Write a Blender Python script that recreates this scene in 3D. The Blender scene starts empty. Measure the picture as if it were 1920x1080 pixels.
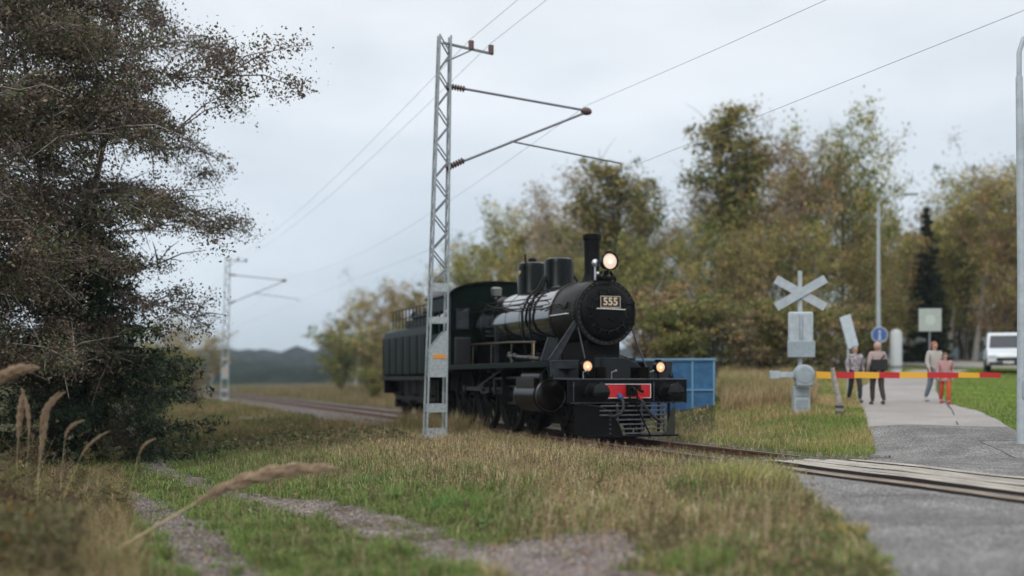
import bpy, math, random
import numpy as np
from mathutils import Vector, Matrix
R = math.radians
rnd = random.Random(7)
rng = np.random.default_rng(11)
scene = bpy.context.scene
COL = scene.collection

# ------------------------------------------------------------------ camera, world, sun, exposure
CAMZ = 1.335; F = 2000.0; HY = 711.0          # eye height, focal length and horizon row in 1920 px units
cam_d = bpy.data.cameras.new('camera'); cam = bpy.data.objects.new('camera', cam_d); COL.objects.link(cam)
cam.location = (0, 0, CAMZ); cam.rotation_euler = (R(90), 0, 0)
cam_d.sensor_width = 36; cam_d.lens = 36*F/1920; cam_d.shift_y = (HY-540)/1920
cam_d.clip_start = 0.1; cam_d.clip_end = 6000
cam_d.dof.use_dof = True; cam_d.dof.focus_distance = 18.4; cam_d.dof.aperture_fstop = 0.40
scene.camera = cam

w = bpy.data.worlds.new('World'); scene.world = w; w.use_nodes = True
wn = w.node_tree.nodes; wl = w.node_tree.links
for n in list(wn): wn.remove(n)
out = wn.new('ShaderNodeOutputWorld'); bg = wn.new('ShaderNodeBackground'); bg2 = wn.new('ShaderNodeBackground')
sky = wn.new('ShaderNodeTexSky'); sky.sky_type = 'NISHITA'; sky.sun_disc = False
sky.sun_elevation = R(38); sky.sun_rotation = R(150)
wl.new(sky.outputs[0], bg.inputs[0]); bg.inputs[1].default_value = 0.08
tc = wn.new('ShaderNodeTexCoord'); mp = wn.new('ShaderNodeMapping'); mp.inputs['Scale'].default_value = (1, 1, 2.6)
wl.new(tc.outputs['Generated'], mp.inputs[0])
nz = wn.new('ShaderNodeTexNoise'); nz.inputs['Scale'].default_value = 2.6; nz.inputs['Detail'].default_value = 6
nz.inputs['Roughness'].default_value = 0.5
wl.new(mp.outputs[0], nz.inputs[0])
cr = wn.new('ShaderNodeValToRGB'); cr.color_ramp.elements[0].position = .34; cr.color_ramp.elements[1].position = .66
cr.color_ramp.elements[0].color = (.55, .60, .655, 1); cr.color_ramp.elements[1].color = (.75, .775, .815, 1)
wl.new(nz.outputs[0], cr.inputs[0])
sxyz = wn.new('ShaderNodeSeparateXYZ'); wl.new(tc.outputs['Generated'], sxyz.inputs[0])
gr = wn.new('ShaderNodeValToRGB'); ge = gr.color_ramp.elements; ge.new(.5); ge.new(.7)
for q_, (p_, c_) in zip(ge, ((0., (.69, .77, .82)), (.14, (.86, .91, .945)), (.40, (1.12, 1.10, 1.08)), (.85, (1.6, 1.56, 1.52)))): q_.position = p_; q_.color = (*c_, 1)
wl.new(sxyz.outputs['Z'], gr.inputs[0]); mu = wn.new('ShaderNodeMix'); mu.data_type = 'RGBA'; mu.blend_type = 'MULTIPLY'; mu.inputs[0].default_value = 1
wl.new(cr.outputs[0], mu.inputs[6]); wl.new(gr.outputs[0], mu.inputs[7]); wl.new(mu.outputs[2], bg2.inputs[0]); bg2.inputs[1].default_value = 1.0
mx = wn.new('ShaderNodeMixShader'); mx.inputs[0].default_value = 0.94
wl.new(bg.outputs[0], mx.inputs[1]); wl.new(bg2.outputs[0], mx.inputs[2]); wl.new(mx.outputs[0], out.inputs[0])

sun_d = bpy.data.lights.new('sun', 'SUN'); sun = bpy.data.objects.new('sun', sun_d); COL.objects.link(sun)
sun_d.energy = 0.9; sun_d.angle = R(25); sun_d.color = (1, .97, .92)
sun.rotation_euler = (R(52), 0, R(-30))
scene.view_settings.view_transform = 'Standard'; scene.view_settings.look = 'None'
scene.view_settings.exposure = 0.36; scene.view_settings.gamma = 1
scene.view_settings.use_curve_mapping = False
scene.cycles.max_bounces = 6; scene.cycles.transparent_max_bounces = 6
scene.cycles.use_denoising = True

# ------------------------------------------------------------------ terrain function
TH = 0.363; O = np.array([2.684, 22.43]); U = np.array([-math.sin(TH), math.cos(TH)]); N = np.array([-math.cos(TH), -math.sin(TH)])
def sm(t): t = np.clip(t, 0, 1); return t*t*(3-2*t)
def sl(X, Y):
    dx, dy = X-O[0], Y-O[1]
    return dx*U[0]+dy*U[1], dx*N[0]+dy*N[1]
def wxy(s, l): p = O+U*s+N*l; return float(p[0]), float(p[1])
def g(X, Y):
    X = np.asarray(X, float); Y = np.asarray(Y, float)
    s, l = sl(X, Y)
    left = -.03*np.clip(l-1.3, 0, 3) - .36*sm((l-4)/5.5)
    left = left + .35*sm((l-14)/25) + 1.2*sm((l-12)/30)*sm((s-10)/40)
    k = sm((-l-2.2)/(4+np.clip(s-8, 0, 200)*.7))
    yy = np.clip(Y, 16, 400)-16
    right = np.where(yy < 64, .045*yy, .045*64+.5*(1-np.exp(-(yy-64)/40)))*k
    right = right - .04*sm((-l-1.3)/1.5)*(1-k)
    z = np.where(l > 0, left, right)
    und = .035*np.sin(X*.9+1.3*np.sin(Y*.5))*np.sin(Y*.7+.4) + .02*np.sin(X*2.1+Y*1.7)
    z = z + und*sm((np.abs(l)-2.3)/2)*np.where(l > 0, 1, .5)
    bal = sm((s+4.6)/.5)                       # ballast bed except at the road crossing
    z = z - .17*(1-sm((np.abs(l)-1.5)/.9))*bal - .03*(1-bal)*(1-sm((np.abs(l)-1.2)/.4))
    return z
def gz(x, y): return float(g(x, y))
def W(px, py, lo=4., hi=400.):
    kx = (px-960)/F; kz = (HY-py)/F; d = lo
    while d < hi:
        if CAMZ+kz*d <= gz(kx*d, d): break
        d += .05
    return kx*d, d, gz(kx*d, d)
def at(px, d, py=None):
    x = (px-960)/F*d
    return (x, d, gz(x, d)) if py is None else (x, d, CAMZ+(HY-py)/F*d)

# ------------------------------------------------------------------ materials
MATS = {}
def mat(name, col, rough=.6, metal=0., var=0., scale=8., bump=0., bscale=60., coat=0., emit=None, estr=0., objrand=0., attr=False, trans=0., spec=.5, col2=None, detail=4):
    if name in MATS: return MATS[name]
    m = bpy.data.materials.new(name); m.use_nodes = True; nt = m.node_tree; b = nt.nodes['Principled BSDF']; L = nt.links
    b.inputs['Base Color'].default_value = (*col, 1); b.inputs['Roughness'].default_value = rough; b.inputs['Metallic'].default_value = metal
    b.inputs['Coat Weight'].default_value = coat; b.inputs['Coat Roughness'].default_value = .08; b.inputs['Specular IOR Level'].default_value = spec
    src = None; tcn = nt.nodes.new('ShaderNodeTexCoord')
    if attr:
        a = nt.nodes.new('ShaderNodeAttribute'); a.attribute_name = 'Col'; src = a.outputs['Color']
    if var or col2:
        n = nt.nodes.new('ShaderNodeTexNoise'); n.inputs['Scale'].default_value = scale; n.inputs['Detail'].default_value = detail; n.inputs['Roughness'].default_value = .65
        L.new(tcn.outputs['Object'], n.inputs[0])
        r = nt.nodes.new('ShaderNodeValToRGB'); r.color_ramp.elements[0].position = .35; r.color_ramp.elements[1].position = .68
        c2 = col2 if col2 else tuple(min(1, c*(1+var)) for c in col); c1 = col if col2 else tuple(c*(1-var) for c in col)
        r.color_ramp.elements[0].color = (*c1, 1); r.color_ramp.elements[1].color = (*c2, 1)
        L.new(n.outputs[0], r.inputs[0]); src = r.outputs[0]
    if objrand:
        oi = nt.nodes.new('ShaderNodeObjectInfo'); h = nt.nodes.new('ShaderNodeHueSaturation')
        mr = nt.nodes.new('ShaderNodeMapRange'); mr.inputs['To Min'].default_value = .5-objrand*.12; mr.inputs['To Max'].default_value = .5+objrand*.10
        L.new(oi.outputs['Random'], mr.inputs[0]); L.new(mr.outputs[0], h.inputs['Hue'])
        mul = nt.nodes.new('ShaderNodeMath'); mul.operation = 'MULTIPLY'; mul.inputs[1].default_value = 7.31; L.new(oi.outputs['Random'], mul.inputs[0])
        fr = nt.nodes.new('ShaderNodeMath'); fr.operation = 'FRACT'; L.new(mul.outputs[0], fr.inputs[0])
        mr2 = nt.nodes.new('ShaderNodeMapRange'); mr2.inputs['To Min'].default_value = 1-objrand*.4; mr2.inputs['To Max'].default_value = 1+objrand*.4
        L.new(fr.outputs[0], mr2.inputs[0]); L.new(mr2.outputs[0], h.inputs['Value'])
        if src: L.new(src, h.inputs['Color'])
        else: h.inputs['Color'].default_value = (*col, 1)
        src = h.outputs[0]
    if src: L.new(src, b.inputs['Base Color'])
    if bump:
        n2 = nt.nodes.new('ShaderNodeTexNoise'); n2.inputs['Scale'].default_value = bscale; n2.inputs['Detail'].default_value = 5
        L.new(tcn.outputs['Object'], n2.inputs[0]); bp = nt.nodes.new('ShaderNodeBump'); bp.inputs['Strength'].default_value = bump; bp.inputs['Distance'].default_value = .02
        L.new(n2.outputs[0], bp.inputs['Height']); L.new(bp.outputs[0], b.inputs['Normal'])
    if emit:
        b.inputs['Emission Color'].default_value = (*emit, 1); b.inputs['Emission Strength'].default_value = estr
    if trans:
        t = nt.nodes.new('ShaderNodeBsdfTranslucent'); ms = nt.nodes.new('ShaderNodeMixShader'); ms.inputs[0].default_value = trans
        if src: L.new(src, t.inputs[0])
        else: t.inputs[0].default_value = (*col, 1)
        L.new(b.outputs[0], ms.inputs[1]); L.new(t.outputs[0], ms.inputs[2]); L.new(ms.outputs[0], nt.nodes['Material Output'].inputs[0])
    MATS[name] = m; return m

leafM = mat('foliage', (.1, .1, .05), .7, attr=True, objrand=.22, trans=.22, spec=.2)
leafP = mat('foliage_plain', (.1, .1, .05), .6, attr=True, trans=.18, spec=.25)
grassM = mat('grass_blades', (.1, .1, .05), .65, attr=True, trans=.25, spec=.2)
barkM = mat('bark', (.07, .055, .045), .9, var=.5, scale=6, bump=.5, bscale=20)
birchM = mat('birch_bark', (.22, .19, .16), .8, scale=5, col2=(.42, .39, .35), bump=.3, bscale=12)
paintK = mat('gloss_black_paint', (.003, .0033, .004), .09, var=.4, scale=3, coat=0, spec=.35, bump=.04, bscale=2.5)
paintS = mat('satin_black_paint', (.005, .0053, .006), .36, var=.5, scale=5, bump=.15, bscale=25, spec=.13)
plateG = mat('worn_plate_paint', (.03, .035, .042), .4, scale=6, col2=(.012, .013, .015), spec=.4)
grimeK = mat('grimy_black', (.005, .005, .005), .6, scale=7, col2=(.014, .012, .010), bump=.35, bscale=30, spec=.08)
smokeM = mat('smokebox_black', (.006, .006, .007), .38, scale=4, col2=(.022, .016, .014), bump=.35, bscale=14, spec=.2)
greenK = mat('dark_green_paint', (.004, .0105, .008), .42, var=.3, scale=3, spec=.07, bump=.1, bscale=4)
steelM = mat('worn_steel', (.32, .31, .30), .35, .9, var=.3, scale=20, bump=.1)
silvM = mat('bright_steel', (.60, .60, .62), .28, .9)
redM = mat('red_paint', (.55, .012, .016), .45, var=.12, scale=6)
whiteP = mat('white_paint', (.78, .78, .76), .5, var=.08, scale=5)
creamM = mat('cream_paint', (.72, .56, .40), .5, var=.1, scale=20)
rubberM = mat('rubber', (.02, .02, .022), .6)
blueP = mat('blue_paint', (.02, .07, .22), .4)
lampGlow = mat('lit_lamp_glass', (.9, .6, .35), .3, emit=(1, .52, .26), estr=.42)
bulbM = mat('lamp_bulb', (1, .9, .6), .3, emit=(1, .82, .5), estr=1.4)
galvM = mat('galvanised_steel', (.40, .44, .45), .5, .25, var=.2, scale=14, bump=.15, bscale=30)
galvD = mat('grey_lattice_steel', (.22, .23, .25), .6, .2, var=.2, scale=10)
wireM = mat('copper_wire', (.30, .29, .30), .6, .3)
orangeM = mat('orange_sticker', (.85, .33, .03), .5, scale=40, col2=(.75, .24, .02))
concM = mat('concrete', (.33, .34, .33), .85, var=.3, scale=12, bump=.3)
railM = mat('rail_steel', (.10, .055, .035), .6, .4, scale=15, col2=(.17, .10, .065), bump=.2)
railT = mat('polished_rail_top', (.34, .32, .30), .3, .8)
glassD = mat('dark_glass', (.02, .025, .03), .05, coat=.5)
skinM = mat('skin', (.50, .30, .22), .55)

# ------------------------------------------------------------------ mesh helpers
def tag(o, label=None, cat=None, group=None, kind=None):
    if label: o['label'] = label
    if cat: o['category'] = cat
    if group: o['group'] = group
    if kind: o['kind'] = kind
    return o
def empty(name, loc, rz=0, **k):
    o = bpy.data.objects.new(name, None); o.empty_display_size = .3; COL.objects.link(o); o.location = loc; o.rotation_euler = (0, 0, rz)
    return tag(o, **k)
class MB:
    def __init__(self): self.v = []; self.f = []; self.m = []; self.cm = 0
    def add(self, vs, fs):
        b = len(self.v); self.v += [tuple(x) for x in vs]; self.f += [tuple(b+i for i in q) for q in fs]; self.m += [self.cm]*len(fs); return self
    def mi(self, i): self.cm = i; return self
    def box(self, c, sz, rot=None):
        x, y, z = [a/2 for a in sz]
        vs = [Vector((i*x, j*y, k*z)) for i in (-1, 1) for j in (-1, 1) for k in (-1, 1)]
        if rot is not None: vs = [rot @ v for v in vs]
        vs = [v+Vector(c) for v in vs]
        return self.add(vs, [(0, 1, 3, 2), (4, 6, 7, 5), (0, 4, 5, 1), (2, 3, 7, 6), (0, 2, 6, 4), (1, 5, 7, 3)])
    def bx(self, x0, x1, y0, y1, z0, z1): return self.box(((x0+x1)/2, (y0+y1)/2, (z0+z1)/2), (abs(x1-x0), abs(y1-y0), abs(z1-z0)))
    def bar(self, a, b, wd, th=None, up=(0, 0, 1)):
        a = Vector(a); b = Vector(b); d = b-a; L = d.length; d.normalize(); upv = Vector(up)
        if abs(d.dot(upv)) > .98: upv = Vector((1, 0, 0))
        y = upv.cross(d).normalized(); z = d.cross(y)
        return self.box((a+b)/2, (L, wd, th or wd), Matrix((d, y, z)).transposed())
    def tube(self, pts, r, n=8, cap=True):
        pts = [Vector(p) for p in pts]; k = len(pts); rs = r if isinstance(r, (list, tuple)) else [r]*k
        b = len(self.v); up = Vector((0, 0, 1)); prev = None
        for i, p in enumerate(pts):
            d = (pts[min(i+1, k-1)]-pts[max(i-1, 0)])
            if d.length < 1e-9: d = Vector((0, 0, 1))
            d.normalize()
            a = prev if prev is not None else (up if abs(d.z) < .9 else Vector((1, 0, 0)))
            x = a - d*a.dot(d)
            if x.length < 1e-6: x = d.orthogonal()
            x.normalize(); prev = x; y = d.cross(x)
            for j in range(n):
                t = 2*math.pi*j/n; self.v.append(tuple(p+(x*math.cos(t)+y*math.sin(t))*rs[i]))
        fs = []
        for i in range(k-1):
            for j in range(n):
                j2 = (j+1) % n; fs.append((b+i*n+j, b+i*n+j2, b+(i+1)*n+j2, b+(i+1)*n+j))
        if cap: fs.append(tuple(b+j for j in reversed(range(n)))); fs.append(tuple(b+(k-1)*n+j for j in range(n)))
        self.f += fs; self.m += [self.cm]*len(fs); return self
    def lathe(self, prof, c=(0, 0, 0), axis='x', n=32, arc=None):
        """prof: list of (a, r) along the axis"""
        b = len(self.v)
        for a, r in prof:
            for j in range(n):
                t = 2*math.pi*j/n; p, q = r*math.cos(t), r*math.sin(t)
                v = {'x': (a, p, q), 'y': (p, a, q), 'z': (p, q, a)}[axis]
                self.v.append((v[0]+c[0], v[1]+c[1], v[2]+c[2]))
        fs = []
        for i in range(len(prof)-1):
            for j in range(n):
                j2 = (j+1) % n; q = (b+i*n+j, b+i*n+j2, b+(i+1)*n+j2, b+(i+1)*n+j); fs.append(q if axis != 'y' else q[::-1])
        self.f += fs; self.m += [self.cm]*len(fs); return self
    def disc(self, c, r, t, axis='x', n=32): return self.lathe([(-t/2, 1e-4), (-t/2, r), (t/2, r), (t/2, 1e-4)], c, axis, n)
    def prism(self, poly, a0, a1, plane='yz'):
        """poly in given plane extruded along remaining axis"""
        n = len(poly); vs = []
        for a in (a0, a1):
            for p, q in poly: vs.append({'yz': (a, p, q), 'xz': (p, a, q), 'xy': (p, q, a)}[plane])
        fs = [tuple(range(n))[::-1], tuple(range(n, 2*n))]+[(i, (i+1) % n, n+(i+1) % n, n+i) for i in range(n)]
        return self.add(vs, fs)
    def sphere(self, c, r, n=10, m=7, sc=(1, 1, 1)):
        b = len(self.v); fs = []
        for i in range(m+1):
            p = math.pi*i/m
            for j in range(n):
                t = 2*math.pi*j/n
                self.v.append((c[0]+r*sc[0]*math.sin(p)*math.cos(t), c[1]+r*sc[1]*math.sin(p)*math.sin(t), c[2]+r*sc[2]*math.cos(p)))
        for i in range(m):
            for j in range(n): j2 = (j+1) % n; fs.append((b+i*n+j, b+(i+1)*n+j, b+(i+1)*n+j2, b+i*n+j2))
        self.f += fs; self.m += [self.cm]*len(fs); return self
    def obj(self, name, mats, parent=None, bevel=0, smooth=True, **k):
        me = bpy.data.meshes.new(name); me.from_pydata(self.v, [], self.f)
        if not isinstance(mats, (list, tuple)): mats = [mats]
        for m in mats: me.materials.append(m)
        me.polygons.foreach_set('material_index', self.m)
        import bmesh
        bm = bmesh.new(); bm.from_mesh(me); bmesh.ops.remove_doubles(bm, verts=bm.verts, dist=3e-5); bmesh.ops.recalc_face_normals(bm, faces=bm.faces); bm.to_mesh(me); bm.free()
        if smooth:
            me.polygons.foreach_set('use_smooth', [True]*len(me.polygons)); me.set_sharp_from_angle(angle=R(35))
        o = bpy.data.objects.new(name, me); COL.objects.link(o)
        if parent: o.parent = parent
        if bevel:
            md = o.modifiers.new('bevel', 'BEVEL'); md.width = bevel; md.segments = 2; md.limit_method = 'ANGLE'; md.angle_limit = R(40)
        return tag(o, **k)
def npmesh(name, V, FQ, m, C=None, parent=None, smooth=False, **k):
    """V (n,3); FQ list of face index arrays (k,3)/(k,4); C (n,3) vertex colours"""
    me = bpy.data.meshes.new(name); me.vertices.add(len(V)); me.vertices.foreach_set('co', V.astype(np.float32).ravel())
    loops = np.concatenate([f.ravel() for f in FQ]); tot = np.concatenate([np.full(len(f), f.shape[1]) for f in FQ])
    st = np.concatenate([[0], np.cumsum(tot)[:-1]])
    me.loops.add(len(loops)); me.loops.foreach_set('vertex_index', loops.astype(np.int32))
    me.polygons.add(len(tot)); me.polygons.foreach_set('loop_start', st.astype(np.int32)); me.polygons.foreach_set('loop_total', tot.astype(np.int32))
    if smooth: me.polygons.foreach_set('use_smooth', np.ones(len(tot), bool))
    me.update(calc_edges=True)
    if C is not None:
        a = me.attributes.new('Col', 'FLOAT_COLOR', 'POINT'); a.data.foreach_set('color', np.concatenate([C, np.ones((len(C), 1))], 1).astype(np.float32).ravel())
    for mm in (m if isinstance(m, (list, tuple)) else [m]): me.materials.append(mm)
    o = bpy.data.objects.new(name, me); COL.objects.link(o)
    if parent: o.parent = parent
    return tag(o, **k)
def copy_tree(o, parent=None):
    c = o.copy(); COL.objects.link(c)
    if parent: c.parent = parent
    for ch in o.children: copy_tree(ch, c)
    return c
def unit(v): return v/np.maximum(np.linalg.norm(v, axis=-1, keepdims=True), 1e-9)

# ------------------------------------------------------------------ SETTING: ground
def axis_pts(lo, hi, d0, step, far, grow=1.06):
    a = list(np.arange(lo, hi+1e-6, step)); s = step
    b = []; x = hi
    while x < far: s *= grow; x += s; b.append(x)
    s = step; c = []; x = lo
    while x > d0: s *= grow; x -= s; c.append(x)
    return np.array(c[::-1]+a+b)
xs = axis_pts(-9, 13, -2500, .14, 2500, 1.07); ys = axis_pts(5, 33, -40, .14, 3500, 1.045)
XX, YY = np.meshgrid(xs, ys); ZZ = g(XX, YY)
ny, nx = XX.shape; idx = np.arange(ny*nx).reshape(ny, nx)
quads = np.stack([idx[:-1, :-1], idx[:-1, 1:], idx[1:, 1:], idx[1:, :-1]], -1).reshape(-1, 4)
gm = bpy.data.materials.new('meadow_soil'); gm.use_nodes = True; nt = gm.node_tree; b = nt.nodes['Principled BSDF']; b.inputs['Roughness'].default_value = .95; b.inputs['Specular IOR Level'].default_value = .1
tcn = nt.nodes.new('ShaderNodeTexCoord')
def noise(scale, det=6, ro=.6):
    n = nt.nodes.new('ShaderNodeTexNoise'); n.inputs['Scale'].default_value = scale; n.inputs['Detail'].default_value = det; n.inputs['Roughness'].default_value = ro
    nt.links.new(tcn.outputs['Object'], n.inputs[0]); return n
def ramp(n, *st):
    r = nt.nodes.new('ShaderNodeValToRGB'); e = r.color_ramp.elements
    while len(e) < len(st): e.new(.5)
    for q, (p, c) in zip(e, st): q.position = p; q.color = (*c, 1)
    nt.links.new(n.outputs[0], r.inputs[0]); return r
n1 = noise(.35); n2 = noise(9., 8, .7)
r1 = ramp(n1, (.35, (.075, .075, .032)), (.52, (.095, .088, .045)), (.68, (.13, .108, .065)))
r2 = ramp(n2, (.3, (.35, .33, .30)), (.7, (1.25, 1.2, 1.1)))
mm = nt.nodes.new('ShaderNodeMix'); mm.data_type = 'RGBA'; mm.blend_type = 'MULTIPLY'; mm.inputs[0].default_value = 1
nt.links.new(r1.outputs[0], mm.inputs[6]); nt.links.new(r2.outputs[0], mm.inputs[7]); nt.links.new(mm.outputs[2], b.inputs['Base Color'])
bp = nt.nodes.new('ShaderNodeBump'); bp.inputs['Strength'].default_value = .8; bp.inputs['Distance'].default_value = .05
nt.links.new(n2.outputs[0], bp.inputs['Height']); nt.links.new(bp.outputs[0], b.inputs['Normal'])
npmesh('ground', np.stack([XX.ravel(), YY.ravel(), ZZ.ravel()], 1), [quads], gm, smooth=True, kind='structure')

# strips that follow the terrain
def strip(name, lines, m, dz, nu=14, jit=0., step=.12, **k):
    """lines = (left edge pts, right edge pts) in world xy; both resampled"""
    def resamp(P, n):
        P = np.array(P, float); d = np.concatenate([[0], np.cumsum(np.linalg.norm(np.diff(P, axis=0), axis=1))]); t = np.linspace(0, d[-1], n)
        q = np.stack([np.interp(t, d, P[:, 0]), np.interp(t, d, P[:, 1])], 1)
        for _ in range(3): q[1:-1] = (q[:-2]+q[1:-1]*2+q[2:])/4
        return q
    A, B = [np.array(x, float) for x in lines]
    ln = max(np.linalg.norm(np.diff(A, axis=0), axis=1).sum(), np.linalg.norm(np.diff(B, axis=0), axis=1).sum()); n = max(4, int(ln/step))
    A = resamp(A, n); B = resamp(B, n)
    t = np.arange(n)
    dirn = unit(A-B)
    def nzv(ph): return sum(np.sin(t*fq+ph*i*1.7)*am for i, (fq, am) in enumerate(((.13, .5), (.31, .35), (.77, .3), (1.7, .2)), 1))
    A = A+dirn*(jit*nzv(1.1))[:, None]; B = B-dirn*(jit*nzv(2.9))[:, None]
    tt = np.linspace(0, 1, nu)[None, :, None]; P = A[:, None]*(1-tt)+B[:, None]*tt
    Z = g(P[..., 0], P[..., 1])+dz
    V = np.concatenate([P, Z[..., None]], -1).reshape(-1, 3); ii = np.arange(n*nu).reshape(n, nu)
    q = np.stack([ii[:-1, :-1], ii[:-1, 1:], ii[1:, 1:], ii[1:, :-1]], -1).reshape(-1, 4)
    o = npmesh(name, V, [q], m, smooth=True, **k); return o, A, B
def centre_strip(name, pix, width, m, dz, **k):
    P = np.array([W(*p)[:2] for p in pix]); T = unit(np.gradient(P, axis=0)); Nn = np.stack([-T[:, 1], T[:, 0]], 1)
    wd = np.array(width)[:, None] if isinstance(width, (list, tuple)) else width
    return strip(name, (P+Nn*wd/2, P-Nn*wd/2), m, dz, **k)

def speckle(name, cols, vs, ns, bump=.6, dist=.01, stain=None, extra=None, moss=None):
    m = bpy.data.materials.new(name); m.use_nodes = True; t = m.node_tree; L = t.links; bs = t.nodes['Principled BSDF']; bs.inputs['Roughness'].default_value = .85; bs.inputs['Specular IOR Level'].default_value = .25
    tc_ = t.nodes.new('ShaderNodeTexCoord'); v = t.nodes.new('ShaderNodeTexVoronoi'); v.inputs['Scale'].default_value = vs; L.new(tc_.outputs['Object'], v.inputs[0])
    sx = t.nodes.new('ShaderNodeSeparateColor'); L.new(v.outputs['Color'], sx.inputs[0])
    r = t.nodes.new('ShaderNodeValToRGB'); e = r.color_ramp.elements
    while len(e) < len(cols): e.new(.5)
    for i, (q, c) in enumerate(zip(e, cols)): q.position = i/(len(cols)-1); q.color = (*c, 1)
    L.new(sx.outputs[0], r.inputs[0])
    n = t.nodes.new('ShaderNodeTexNoise'); n.inputs['Scale'].default_value = ns; n.inputs['Detail'].default_value = 6; L.new(tc_.outputs['Object'], n.inputs[0])
    r2 = t.nodes.new('ShaderNodeValToRGB'); r2.color_ramp.elements[0].position = .35; r2.color_ramp.elements[1].position = .65
    r2.color_ramp.elements[0].color = (*(stain or (.7, .7, .7)), 1); r2.color_ramp.elements[1].color = (1.1, 1.1, 1.1, 1); L.new(n.outputs[0], r2.inputs[0])
    mx_ = t.nodes.new('ShaderNodeMix'); mx_.data_type = 'RGBA'; mx_.blend_type = 'MULTIPLY'; mx_.inputs[0].default_value = 1
    L.new(r.outputs[0], mx_.inputs[6]); L.new(r2.outputs[0], mx_.inputs[7]); L.new(mx_.outputs[2], bs.inputs['Base Color'])
    b_ = t.nodes.new('ShaderNodeBump'); b_.inputs['Strength'].default_value = bump; b_.inputs['Distance'].default_value = dist
    L.new(v.outputs['Distance'], b_.inputs['Height']); b_.invert = True; L.new(b_.outputs[0], bs.inputs['Normal'])
    return m
asph = speckle('worn_asphalt', [(.055, .052, .049), (.145, .138, .131), (.22, .210, .20), (.47, .45, .43)], 62, 1.1, .5, .006, (.66, .66, .66))
asphL = speckle('pale_asphalt', [(.25, .235, .22), (.30, .28, .262), (.34, .317, .297), (.42, .39, .365)], 75, .6, .3, .005, (.88, .87, .87))
gravM = speckle('pinkish_gravel', [(.10, .080, .07), (.20, .162, .145), (.30, .25, .23), (.52, .46, .41)], 38, 1.8, 1., .03, (.48, .42, .37))
ballM = speckle('ballast_stone', [(.06, .05, .045), (.12, .10, .09), (.16, .14, .13), (.30, .27, .25)], 14, 2, 1, .05, (.6, .55, .5))

# asphalt near the camera, path behind the crossing
Ca, Cb = wxy(-5.65, 1.16), wxy(-17, 1.16)
nearL = [W(1452, 876)[:2], W(1500, 915)[:2], W(1548, 962)[:2], W(1615, 1000)[:2], W(1665, 1060)[:2], W(1700, 1120)[:2], W(1760, 1300)[:2]]
nearR = [wxy(-5.75, 1.16), wxy(-8, 1.16), wxy(-10, 1.16), wxy(-13, 1.16), wxy(-16, 1.3), wxy(-19, 1.6), wxy(-21.5, 2)]
strip('road_asphalt', (nearL, nearR), asph, .012, nu=40, jit=.03, kind='structure')
farL = [wxy(-5.75, -1.13), W(1641, 850)[:2], W(1634, 815)[:2], W(1627, 802)[:2]]
farR = [wxy(-17.5, -1.13), (9.6, 14.5), W(1950, 840)[:2], W(1893, 802)[:2]]
strip('path_asphalt', (farL, farR), asph, .012, nu=40, jit=.02, kind='structure')
pL = [W(1627, 802)[:2], W(1617, 765)[:2], (9.75, 30), (11.6, 36), (15.6, 46), (21, 56)]
pR = [W(1893, 802)[:2], W(1830, 770)[:2], (12.3, 30), (14.3, 36), (18.3, 46), (24, 56)]
strip('footpath', (pL, pR), asphL, .016, nu=22, jit=.02, kind='structure')
strip('roadway', ([(6, 88), (17, 74), (26, 60), (36, 47), (50, 38)], [(16, 96), (24, 82), (34, 66), (44, 52), (58, 42)]), asphL, .03, nu=20, step=.5, kind='structure')

def tri(name, V, F_, m, **k): return npmesh(name, np.array(V, float), [np.array(F_)], m, **k)
# tar seam on the path
seam = mat('tar_seam', (.03, .03, .03), .5)
sp = [W(*p) for p in ((1836, 828), (1843, 833), (1858, 838), (1868, 843), (1880, 848), (1892, 856), (1902, 860))]
sq = [W(*p) for p in ((1836, 828), (1870, 827), (1920, 829), (1960, 831))]
mbs = MB()
for ln in (sp, sq):
    for a, c in zip(ln[:-1], ln[1:]): mbs.bar((a[0], a[1], a[2]+.016), (c[0], c[1], c[2]+.016), .018, .004)
lnn = [W(*p) for p in ((1768, 748), (1785, 770), (1796, 798))]
for a, c in zip(lnn[:-1], lnn[1:]): mbs.bar((a[0], a[1], a[2]+.02), (c[0], c[1], c[2]+.02), .03, .004)
cq = random.Random(4)
for (cx_, cy_, n_) in ((1560, 930, 9), (1700, 985, 10), (1800, 1010, 8), (1650, 835, 7)):
    p_ = W(cx_, cy_)
    for i_ in range(n_):
        q_ = (p_[0]+cq.uniform(.02, .22), p_[1]+cq.uniform(-.16, .16)); z0_, z1_ = gz(p_[0], p_[1])+.0135, gz(*q_)+.0135; mbs.bar((p_[0], p_[1], z0_), (q_[0], q_[1], z1_), cq.uniform(.004, .010), .003); p_ = (*q_, z1_)
mbs.obj('path_seams', seam, kind='structure')

# gravel wheel ruts of the dirt track
rutR, rA, rB = centre_strip('gravel_rut_path', [(235, 838), (258, 850), (300, 878), (360, 910), (430, 928), (540, 948), (660, 975), (800, 1018), (930, 1052), (1060, 1085), (1200, 1140)],
    [.45, .5, .5, .30, .34, .66, .80, .78, .85, 1.0, 1.2], gravM, .014, nu=10, jit=.13, kind='structure')
rutL, lA, lB = centre_strip('gravel_rut_path', [(225, 925), (270, 950), (320, 985), (362, 1020), (405, 1060), (450, 1110), (500, 1200)],
    [.5, .6, .7, .72, .72, .8, .8], gravM, .014, nu=10, jit=.07, kind='structure')
gpatch, gA, gB = strip('gravel_patch_path', ([W(930, 1040)[:2], W(1010, 1018)[:2], W(1120, 1006)[:2], W(1165, 1012)[:2]], [W(960, 1130)[:2], W(1040, 1100)[:2], W(1120, 1075)[:2], W(1190, 1050)[:2]]), gravM, .018, nu=10, jit=.06, kind='structure')

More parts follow.
